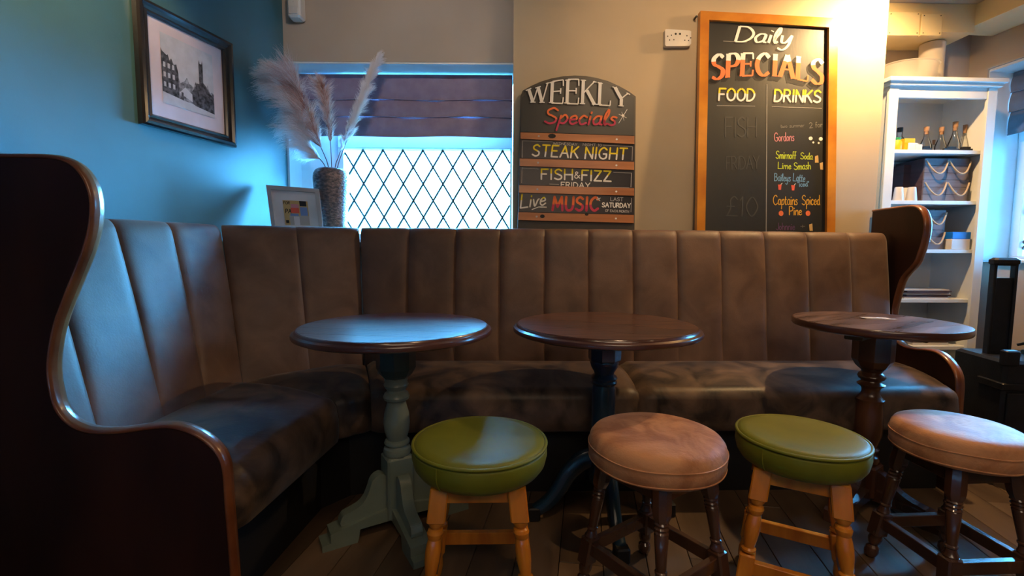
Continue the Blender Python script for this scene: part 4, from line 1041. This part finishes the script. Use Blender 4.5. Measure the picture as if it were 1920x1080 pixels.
# ------------------------------------------------------------------ vase, plumes, small frame on the ledge
vb = at_y(624, 430, 2.575); vx, vy = vb.x, 2.575
LEDGE = 1.0455
b = MB()
vt = at_y(624, 317, 2.575).z; hv = vt-LEDGE; s_ = hv
pr = [(.055,0),(.066,.01),(.074,.10*s_/.37),(.083,.20*s_/.37),(.091,.28*s_/.37),(.093,.32*s_/.37),(.090,.345*s_/.37),(.080,.362*s_/.37),(.066,hv),(.058,hv-.004),(.056,hv-.05),(.05,.08),(.002,.06)]
b.lathe(pr, 64, 0, T(vx,vy,LEDGE))
vase = tag(b.build('vase', M['vase'], smooth=True, sharp=None), 'tall hammered bronze vase holding pampas grass beside the leaded window', 'vase')
vtop = Vector((vx,vy,vt))
def plume(label, pxs, depth, n, length, lean, mats, width=.0008, core=None, spread=1.0, seed=1, droop=.5, t0=.25, curl=0.0):
    rnd = random.Random(seed)
    root = thing('pampas_stem', label, 'pampas grass', (0,0,0), 0, 'pampas stems in the bronze vase')
    P = [vtop + Vector((0,0,-.22)), ] + [at_y(px, py, dd) for (px, py), dd in zip(pxs, depth)]
    C_ = crom(P, 12)
    b = MB(); m = len(C_); b.tube(C_, .0028, 6, taper=[1-.7*i/m for i in range(m)]); b.build('stem', M['stem'], root, smooth=True)
    b = MB(); bc = MB()
    tufts = max(14, n//70)
    TF = []
    for i in range(tufts):
        t = t0 + (1-t0)*((i+rnd.random())/tufts)**.9
        a = rnd.random()*2*PI; sd = Vector((math.cos(a), math.sin(a)*.8, rnd.uniform(-.2,.3)))
        env = math.sin(PI*min(1, ((t-t0)/(1-t0))*.84+.12))**.6
        TF.append((t, sd, length*env*rnd.uniform(.55,1.2), rnd.uniform(.5,1.1), rnd.uniform(.25,.9), rnd.uniform(.1,1.1), Vector((rnd.uniform(-1,1),rnd.uniform(-1,1),rnd.uniform(-1,1)))))
    for i in range(n):
        t, sd, Ls, f1, f2, f3, wob = TF[i % tufts]
        t = min(1, max(t0, t + rnd.gauss(0,.012)))
        k_ = t*(m-1); i0 = min(m-2, int(k_)); p = C_[i0].lerp(C_[i0+1], k_-i0); tg = (C_[min(i0+2,m-1)]-C_[max(i0-1,0)]).normalized()
        side = sd + Vector((rnd.gauss(0,.22),rnd.gauss(0,.22),rnd.gauss(0,.22)))
        side = (side - tg*side.dot(tg)).normalized()
        Ls = Ls*rnd.uniform(.45,1.1)
        isc = core and rnd.random() < core
        if isc: Ls *= .5
        d = (tg*f1 + side*spread*f2 + Vector(lean)*f3).normalized()
        ns = 6; q = p + side*.004; pts = [q.copy()]
        dd = d.copy()
        for s2 in range(ns):
            q = q + dd*(Ls/ns)
            if q.x < WL(q.y)+.02: q.x = WL(q.y)+.02+.01*rnd.random()
            if q.y > 2.64 and q.z > 1.98: q.y = 2.64
            pts.append(q.copy())
            dd = (dd + Vector((0,0,-droop*.20)) + Vector(lean)*.10 + wob*.13 + Vector((rnd.uniform(-1,1),rnd.uniform(-1,1),rnd.uniform(-1,1)))*.10 + side*.05).normalized()
        wv = width*rnd.uniform(.7,1.3); ax = Vector((rnd.uniform(-1,1),rnd.uniform(-.4,.4),rnd.uniform(-1,1)))
        vs = []
        for s2, pt in enumerate(pts):
            tt = (pts[min(s2+1,ns)]-pts[max(s2-1,0)]).normalized(); nn = tt.cross(Vector((0,1,0)) + ax*.4)
            if nn.length < 1e-4: nn = Vector((1,0,0))
            nn = nn.normalized()*wv*(1-.75*s2/ns); vs += [pt-nn, pt+nn]
        (bc if isc else b).add(vs, [(2*j,2*j+1,2*j+3,2*j+2) for j in range(ns)], 0 if isc else (0 if rnd.random() < .6 else 1))
    def quick(mb, nm, ms):
        me = bpy.data.meshes.new(nm); me.from_pydata([tuple(v) for v in mb.v], [], mb.f)
        for m_ in ms: me.materials.append(m_)
        me.polygons.foreach_set('material_index', mb.m); o = bpy.data.objects.new(nm, me); C.objects.link(o); o.parent = root; o['kind'] = 'stuff'
    quick(b, 'plume', mats)
    if core: quick(bc, 'seed_head', [M['plume_core']])
    return root
Wt, Pk = M['plume_white'], M['plume_pink']
plume('tall upright whitish pampas plume at the right of the vase, pointing up to the right', [(632,318),(648,270),(668,215),(688,160),(711,102)], [2.56,2.57,2.58,2.60,2.62], 7500, .078, (.10,0,.3), [Wt,Wt], seed=3, droop=.15, t0=.40, spread=.6)
plume('short rust-centred pink pampas plume standing in the middle of the vase', [(622,318),(619,260),(614,210),(606,170),(596,152)], [2.56,2.56,2.55,2.54,2.52], 5000, .10, (.0,0,.25), [Pk,Wt], core=.45, seed=5, droop=.25, t0=.38, spread=.65)
plume('large bushy pampas plume with a rust heart arching to the left of the vase', [(617,318),(597,265),(575,205),(552,155),(528,140)], [2.55,2.52,2.48,2.43,2.40], 10500, .175, (-.55,0,.12), [Pk,Wt], core=.30, seed=8, droop=.30, t0=.36, spread=.6)
plume('pale feathery pampas plume drooping low at the far left behind the rust one', [(612,318),(585,280),(555,215),(530,160),(512,132)], [2.56,2.53,2.48,2.44,2.40], 8500, .16, (-.45,0,-.25), [Wt,Wt], seed=11, droop=.65, t0=.30, spread=.7)
plume('small white pampas wisp beside the leaded glass at the right of the vase', [(628,318),(634,296),(642,274),(650,250),(655,232)], [2.55,2.54,2.53,2.53,2.52], 700, .05, (.3,0,.1), [Wt,Wt], seed=14, droop=.4, t0=.5, spread=.8)

# small photo frame
fr = thing('photo_frame', 'small pale grey photo frame leaning by the vase with a small colour photo', 'photo frame')
fz0 = LEDGE
FP0 = Vector((-1.135, 2.42, fz0)); fdir = Vector((1,.12,0)).normalized()
upv = Vector((-.06*.0, .18, 1)).normalized()
fn = fdir.cross(upv).normalized()
if fn.y > 0: fn = -fn
PF = (FP0, fn)
ctl = [(498.5,346.5),(597,354),(606.5,440),(511,440)]
def fin(u, v):
    a = mixp(ctl[0], ctl[1], u); c = mixp(ctl[3], ctl[2], u); return mixp(a, c, v)
t_ = .075; tv = .085
ii = [fin(t_,tv), fin(1-t_,tv), fin(1-t_,1-.02), fin(t_,1-.02)]
for k_ in range(4):
    a, c = ctl[k_], ctl[(k_+1)%4]; d_, e_ = ii[(k_+1)%4], ii[k_]
    slab_px([a,c,d_,e_], PF, .018, .006, M['grey_frame'], 'frame_side', fr)
slab_px(ii, PF, .008, -.004, M['card'], 'mount', fr)
PFm = (FP0 - fn*.004, fn)
b = MB()
def fq(u0,v0,u1,v1,mi,of=.001):
    P0_ = PFm[0]+fn*of
    b.add([on_plane(*fin(u0,v0),P0_,fn),on_plane(*fin(u1,v0),P0_,fn),on_plane(*fin(u1,v1),P0_,fn),on_plane(*fin(u0,v1),P0_,fn)],[(0,1,2,3)],mi)
fq(.28,.29,.76,.80,0); fq(.60,.29,.73,.40,1,.0013); fq(.60,.42,.74,.60,3,.0013); fq(.43,.36,.58,.44,4,.0015); fq(.42,.44,.58,.55,2,.0015); fq(.40,.56,.56,.61,3,.0015)
fq(.38,.60,.76,.80,5,.0013); fq(.46,.62,.57,.80,6,.0016); fq(.30,.70,.36,.76,1,.0015)
b.build('photo', [M['p_tan'], M['p_shadow'], M['p_red'], M['bluestuff'], M['p_pink'], M['p_grey'], M['card']], fr)
paint(fr, PFm, 'FOR', fin(.29,.37), fin(.41,.37), 5, .9, M['p_shadow'], off=.002); paint(fr, PFm, 'PA', fin(.31,.55), fin(.42,.55), 7, 1.4, M['p_shadow'], off=.002)
flat(fr, PFm, [strip(fin(.40,.845), fin(.60,.845), .7), strip(fin(.37,.885), fin(.64,.885), .9)], M['p_grey'], off=.001)

# ------------------------------------------------------------------ bookcase and its contents
bx = at_y(1649, 385, 2.66).x; bxr = at_y(1846, 400, 2.68).x
yaw = .035
BM = Matrix.Translation((bx, 2.655, 0)) @ Matrix.Rotation(yaw, 4, 'Z'); BW = bxr-bx; BD = .285; BH = 1.925
bc = thing('bookcase', 'tall narrow white open bookcase in the alcove by the right window', 'bookcase')
def bpart(nm, fn_, mat='white_paint', par=None):
    b = MB(); b.M = BM; fn_(b); return b.build(nm, M[mat], par or bc)
bpart('side_panel', lambda b: (b.box((.006,.0,0),(.026,BD,BH-.03)), b.box((0,-.012,0),(.052,.006,BH-.03), bev=.003)))
bpart('side_panel', lambda b: (b.box((BW-.026,.0,0),(BW-.006,BD,BH-.03)), b.box((BW-.052,-.012,0),(BW,.006,BH-.03), bev=.003)))
bpart('back_panel', lambda b: b.box((.01,BD-.006,.05),(BW-.01,BD,BH-.03)))
bpart('top_board', lambda b: (b.box((-.025,-.045,BH-.012),(BW+.025,BD,BH+.01), bev=.004), b.box((-.012,-.03,BH-.03),(BW+.012,BD,BH-.012), bev=.003)))
bpart('top_rail', lambda b: b.box((.052,-.008,BH-.088),(BW-.052,.010,BH-.03), bev=.002))
bpart('plinth', lambda b: b.box((.052,-.006,0),(BW-.052,.012,.09), bev=.002))
def z_at(px, py): return at_y(px, py, 2.66).z
shz = [z_at(1750,279)-.012, z_at(1750,375)-.012, z_at(1750,467)-.012, z_at(1765,561)-.012, .47, .13]
for z in shz: bpart('shelf', lambda b: b.box((.027,.012,z-.010),(BW-.027,BD-.006,z+.010), bev=.002))
ST = [z+.0105 for z in shz]; TOP = BH+.0105
def loc_px(px, yloc, z=1.35):   # bookcase-local x for a photo column at local depth yloc
    y = 2.655+yloc+.012; return (at_y(px, 470-(z-1.02)*F_PX/y, y).x - bx + yloc*yaw)
def put(nm, label, cat, fn_, x, y, z, mats, group=None, smooth=True, parts=None):
    if parts is None:
        b = MB(); b.M = BM @ T(x,y,z); fn_(b); return tag(b.build(nm, mats, smooth=smooth, sharp=.6), label, cat, group)
    r = thing(nm, label, cat, (0,0,0), 0, group)
    for pn, pf, pm in parts:
        b = MB(); b.M = BM @ T(x,y,z); pf(b); b.build(pn, pm, r, smooth=smooth, sharp=.6)
    return r
# top: tub, roll
tubp = [(.085,0),(.10,.004),(.112,.03),(.122,.098),(.128,.102),(.128,.105),(.118,.104),(.108,.03),(.096,.008),(.001,.006)]
def tub(b):
    b.M = b.M @ Matrix.Diagonal((1.15,.85,1.12,1)); b.lathe(tubp, 40, cap=False)
tr = put('plastic_tub', 'clear plastic tub of pink and blue sachets on top of the bookcase', 'tub', None, .215, .12, TOP, None, parts=[('tub_body', tub, M['clear'])])
rr = random.Random(4)
def packets(col):
    def f(b):
        for i in range(9):
            a = rr.uniform(0,6.28); q = rr.uniform(0,.07); b.box((-.02,-.012,0),(.02,.012,.006), 0, T(q*math.cos(a)*1.1,q*math.sin(a)*.8,.008+rr.uniform(0,.022),rr.uniform(0,3)))
    return f
for nm, mt in (('pink_sachets','pinkstuff'),('blue_sachets','bluestuff')):
    b = MB(); b.M = BM @ T(.215,.12,TOP); packets(mt)(b); o = b.build(nm, M[mt]); o['kind'] = 'stuff'; o['label'] = ('pink' if 'pink' in nm else 'blue')+' paper sachets lying in the clear plastic tub'; o['category'] = 'sachets'
put('paper_roll', 'white paper roll standing behind the clear tub on top of the bookcase', 'paper roll', lambda b: (b.lathe([(.058,0),(.060,.002),(.060,.273),(.058,.275),(.02,.275),(.02,.2)], 40)), loc_px(1745,.215,2.08), .215, TOP, M['paper'])
# shelf 1: bottles etc
zs = ST[0]
def bottle_fn(r, h, neck):
    return lambda b: b.lathe([(r*.9,0),(r,.004),(r,h*.55),(r*.85,h*.66),(neck,h*.8),(neck,h),(neck*.8,h),(neck*.8,h*.8),(r*.8,h*.62),(r*.9,h*.5),(r*.9,.008),(.001,.006)], 24)
put('tall_bottle', 'tall clear bottle with a black cap at the left of the top shelf', 'bottle', None, loc_px(1684,.16,1.62), .16, zs, None, parts=[('glass_body', bottle_fn(.028,.13,.012), M['bottle']), ('cap', lambda b: b.lathe([(.014,.13),(.014,.152),(.001,.152)],20), M['dark_dot'])])
put('green_capped_bottle', 'small yellow bottle with a green cap at the left end of the top shelf', 'bottle', None, loc_px(1680,.05,1.62), .05, zs, None, parts=[('body', lambda b: b.lathe([(.02,0),(.022,.004),(.022,.045),(.012,.06)],24), M['yellow_box']), ('cap', lambda b: b.lathe([(.014,.055),(.015,.07),(.001,.071)],20), M['green_lid'])])
put('yellow_carton', 'yellow carton with a white price card on the top shelf', 'carton', None, loc_px(1697,.07,1.62), .07, zs, None, parts=[('body', lambda b: b.box((-.025,-.02,0),(.035,.03,.068), bev=.002), M['yellow_box']), ('card', lambda b: b.box((-.010,-.030,.002),(.042,-.024,.042)), M['card'])], smooth=False)
put('white_card', 'small white card standing beside the yellow carton on the top shelf', 'card', lambda b: b.box((-.016,-.012,0),(.018,-.004,.034)), loc_px(1719,.05,1.62), .05, zs, M['card'], smooth=False)
corks = [(1708,.20,.024,.085,'cork-stoppered flask at the back, behind the yellow carton'), (1735,.11,.031,.122,'round cork-stoppered flask, leftmost of the black-based row'), (1751,.20,.018,.080,'small clear flask in the gap between the two front flasks'),
         (1764,.11,.029,.122,'cork-stoppered flask, second of the black-based row'), (1790,.10,.031,.145,'tallest pale-corked flask on the top shelf'), (1809,.12,.024,.136,'narrow corked flask at the right end of the top shelf')]
for px, yy, r, h, lb in corks:
    hh = h
    put('corked_flask', lb, 'flask', None, loc_px(px,yy,1.62), yy, zs+(.0), None, group='corked flasks on the top shelf', parts=[('glass_body', (lambda r=r,h=h: (lambda b: b.lathe([(r*.9,0),(r,.005),(r*.92,h*.35),(r*.45,h*.68),(r*.36,h*.8),(r*.36,h),(r*.28,h),(r*.28,h*.8),(r*.4,h*.66),(r*.84,h*.33),(r*.85,.008),(.001,.008)],24)))(), M['bottle']), ('cork', (lambda r=r,h=h: (lambda b: b.lathe([(r*.3,h*.86),(r*.34,h*1.0),(r*.40,h*1.0),(r*.42,h*1.2),(.001,h*1.21)],16)))(), M['cork'])])
for px, w_, lb in ((1738,.028,'small black tray at the foot of the leftmost flask'),(1786,.040,'wider black tray in front of the tallest flask'),(1815,.036,'black tray at the right end of the top shelf')):
    put('black_tray', lb, 'tray', lambda b: (b.prism([(-w_,0),(w_,0),(w_,.014),(-w_,.014)],0,.016), b.box((-w_*.7,.0,.016),(w_*.7,.012,.026),bev=.002)), loc_px(px,.045,1.62), .045, zs, M['trolley'], group='black trays on the top shelf', smooth=False)
# shelf 2 and 3: crate boxes with rope handles
def crate(px, z, label, side, w_=.128, h=.118, first=None, dep=.05):
    x = loc_px(px, dep); r = thing('rope_handled_box', label, 'box', (0,0,0), 0, 'grey boxes with rope handles')
    Mb = BM @ T(x, dep, z)
    b = MB(); b.M = Mb
    for k_ in range(3): b.box((0,0,h/3*k_+.0008),(w_,.008,h/3*(k_+1)-.0008))
    b.build('front_boards', M['grey_box'], r)
    b = MB(); b.M = Mb; b.box((0,.0085,0),(w_,.20,h)); b.build('box_body', M['brown_box'], r)
    b = MB(); b.M = Mb; pts = []
    for k_ in range(15):
        t = k_/14; e = 2*t-1; pts.append((w_*(.02+.96*t), -.006-.018*(1-e*e), h*.88 - h*.62*(1-e*e)))
    b.tube(pts, .0042, 8); b.build('rope_handle', M['rope'], r, smooth=True)
    return r
z2 = ST[1]
for row, lb in ((0,'bottom'),(1,'top')):
    crate(1730, z2+row*.1185, f'grey boarded box with rope handle, {lb} left of the four on the second shelf', 0, .129)
    crate(1774, z2+row*.1185, f'grey boarded box with rope handle, {lb} right of the four on the second shelf', 0, .128)
put('dark_box', 'plum brown box behind the white cups on the second shelf', 'box', lambda b: b.box((-.075,0,0),(.012,.10,.215), bev=.002), loc_px(1712,.15), .14, z2, M['brown_box'], smooth=False)
for px, yy, lb in ((1683,.05,'upturned white cup, leftmost of the three'),(1695,.08,'upturned white cup, middle and partly hidden of the three'),(1708,.045,'upturned white cup, rightmost of the three')):
    put('white_cup', lb+' on the second shelf', 'cup', lambda b: b.lathe([(.026,0),(.027,.003),(.019,.074),(.016,.076),(.001,.0765)],28), loc_px(px,yy), yy, z2, M['cup_white'], group='upturned cups')
z3 = ST[2]
for row, lb in ((0,'lower'),(1,'upper')): crate(1739, z3+row*.1095, f'grey boarded box with rope handle, {lb} of the two on the third shelf', 0, .115, .109)
put('lidded_tub', 'white tub with a bright blue lid on the third shelf', 'tub', None, loc_px(1803,.05), .05, z3, None, parts=[('tub_body', lambda b: b.box((-.058,-.03,0),(.05,.05,.058), bev=.004), M['cup_white']), ('lid', lambda b: b.box((-.056,-.03,.058),(.052,.052,.098), bev=.004), M['blue_lid'])], smooth=False)
z4 = ST[3]
for k_ in range(7):
    put('menu_folder', ['lowest','second lowest','third lowest','middle','third from top','second from top','topmost'][k_]+' folder in the flat stack on the fourth shelf', 'folder', lambda b: b.box((-.13,-.01,0),(.13,.19,.0068)), loc_px(1752+rr.uniform(-4,4),.04), .035+rr.uniform(0,.01), z4+k_*.0075, M['brown_box'] if k_ % 3 else M['paper'], group='stack of menu folders', smooth=False)
z5 = ST[4]
for k_ in range(4):
    put('magazine', ['lowest','second','third','top'][k_]+' magazine in the low pile on the fifth shelf', 'magazine', lambda b: b.box((-.10,0,0),(.11,.18,.013)), loc_px(1765,.05)+rr.uniform(-.01,.01), .05, z5+k_*.0138, M[('paper','brown_box','cup_white','grey_box')[k_]], group='pile of magazines', smooth=False)

# ------------------------------------------------------------------ black trolley case at the right edge
cx, cy = 2.31, 2.10
tro = thing('trolley_speaker', 'black wheeled trolley case with a tall pull-up handle at the right edge', 'trolley case', (cx, cy, 0), -.15)
def tp(nm, mat, fn_, smooth=False, par=None):
    b = MB(); fn_(b); return b.build(nm, M[mat], par or tro, smooth=smooth)
tp('case_body', 'trolley', lambda b: (b.box((-.20,-.13,.06),(.24,.16,.555), bev=.02), b.box((-.19,-.145,.09),(.23,-.13,.42), bev=.01), b.box((-.21,-.14,.43),(.25,.0,.46), bev=.006), b.box((-.205,-.138,.535),(-.15,-.1,.60), bev=.008)))
tp('pull_handle', 'trolley', lambda b: (b.box((-.160,.02,.5),(-.147,.05,.985), bev=.004), b.box((-.078,.02,.5),(-.065,.05,.985), bev=.004), b.box((-.165,.010,.955),(-.060,.060,.99), bev=.016), b.box((-.149,.028,.5),(-.076,.042,.90))))
for sx in (-.19,.21):
    tp('wheel', 'trolley', lambda b: b.lathe([(.02,-.015),(.05,-.013),(.055,-.006),(.055,.006),(.05,.013),(.02,.015)],28,0,Matrix.Translation((sx,.12,.055)) @ Matrix.Rotation(PI/2,4,'Y')), True)
    tp('foot', 'trolley', lambda b: b.lathe([(.014,0),(.018,.01),(.016,.065)],16,0,Matrix.Translation((sx,-.09,0))), True)
q = at_y(1915, 753, 1.955)
tp('round_badge', 'silver', lambda b: b.lathe([(.019,0),(.017,.004),(.001,.005)],24,0,Matrix.Translation((.045,-.145,.37)) @ Matrix.Rotation(PI/2,4,'X')))
b = MB(); b.M = Matrix.Translation((cx,cy,.556)) @ Matrix.Rotation(-.15,4,'Z'); b.box((.0,-.11,0),(.2,.06,.018), bev=.006); b.box((.02,-.09,.018),(.2,.03,.034), bev=.006)
tag(b.build('teal_folder', M['teal_cloth']), 'dark teal plastic folder lying on top of the black trolley case', 'folder')
b = MB(); b.M = Matrix.Translation((cx,cy,.592)) @ Matrix.Rotation(-.15,4,'Z'); b.tube(crom([(-.03,.04,.005),(.02,.0,.03),(.08,-.04,.022),(.16,-.06,.01),(.2,-.02,.012)],6), .006, 8)
tag(b.build('black_cable', M['trolley'], smooth=True), 'black cable looped on top of the teal folder', 'cable')

# outside: ground and hedge
b = MB(); b.box((-8,3.3,-.4),(9,14,-.3)); o = b.build('garden_ground', M['grass']); o['kind'] = 'structure'
print('objects', len(bpy.data.objects), 'tris', sum(len(m_.polygons) for m_ in bpy.data.meshes))
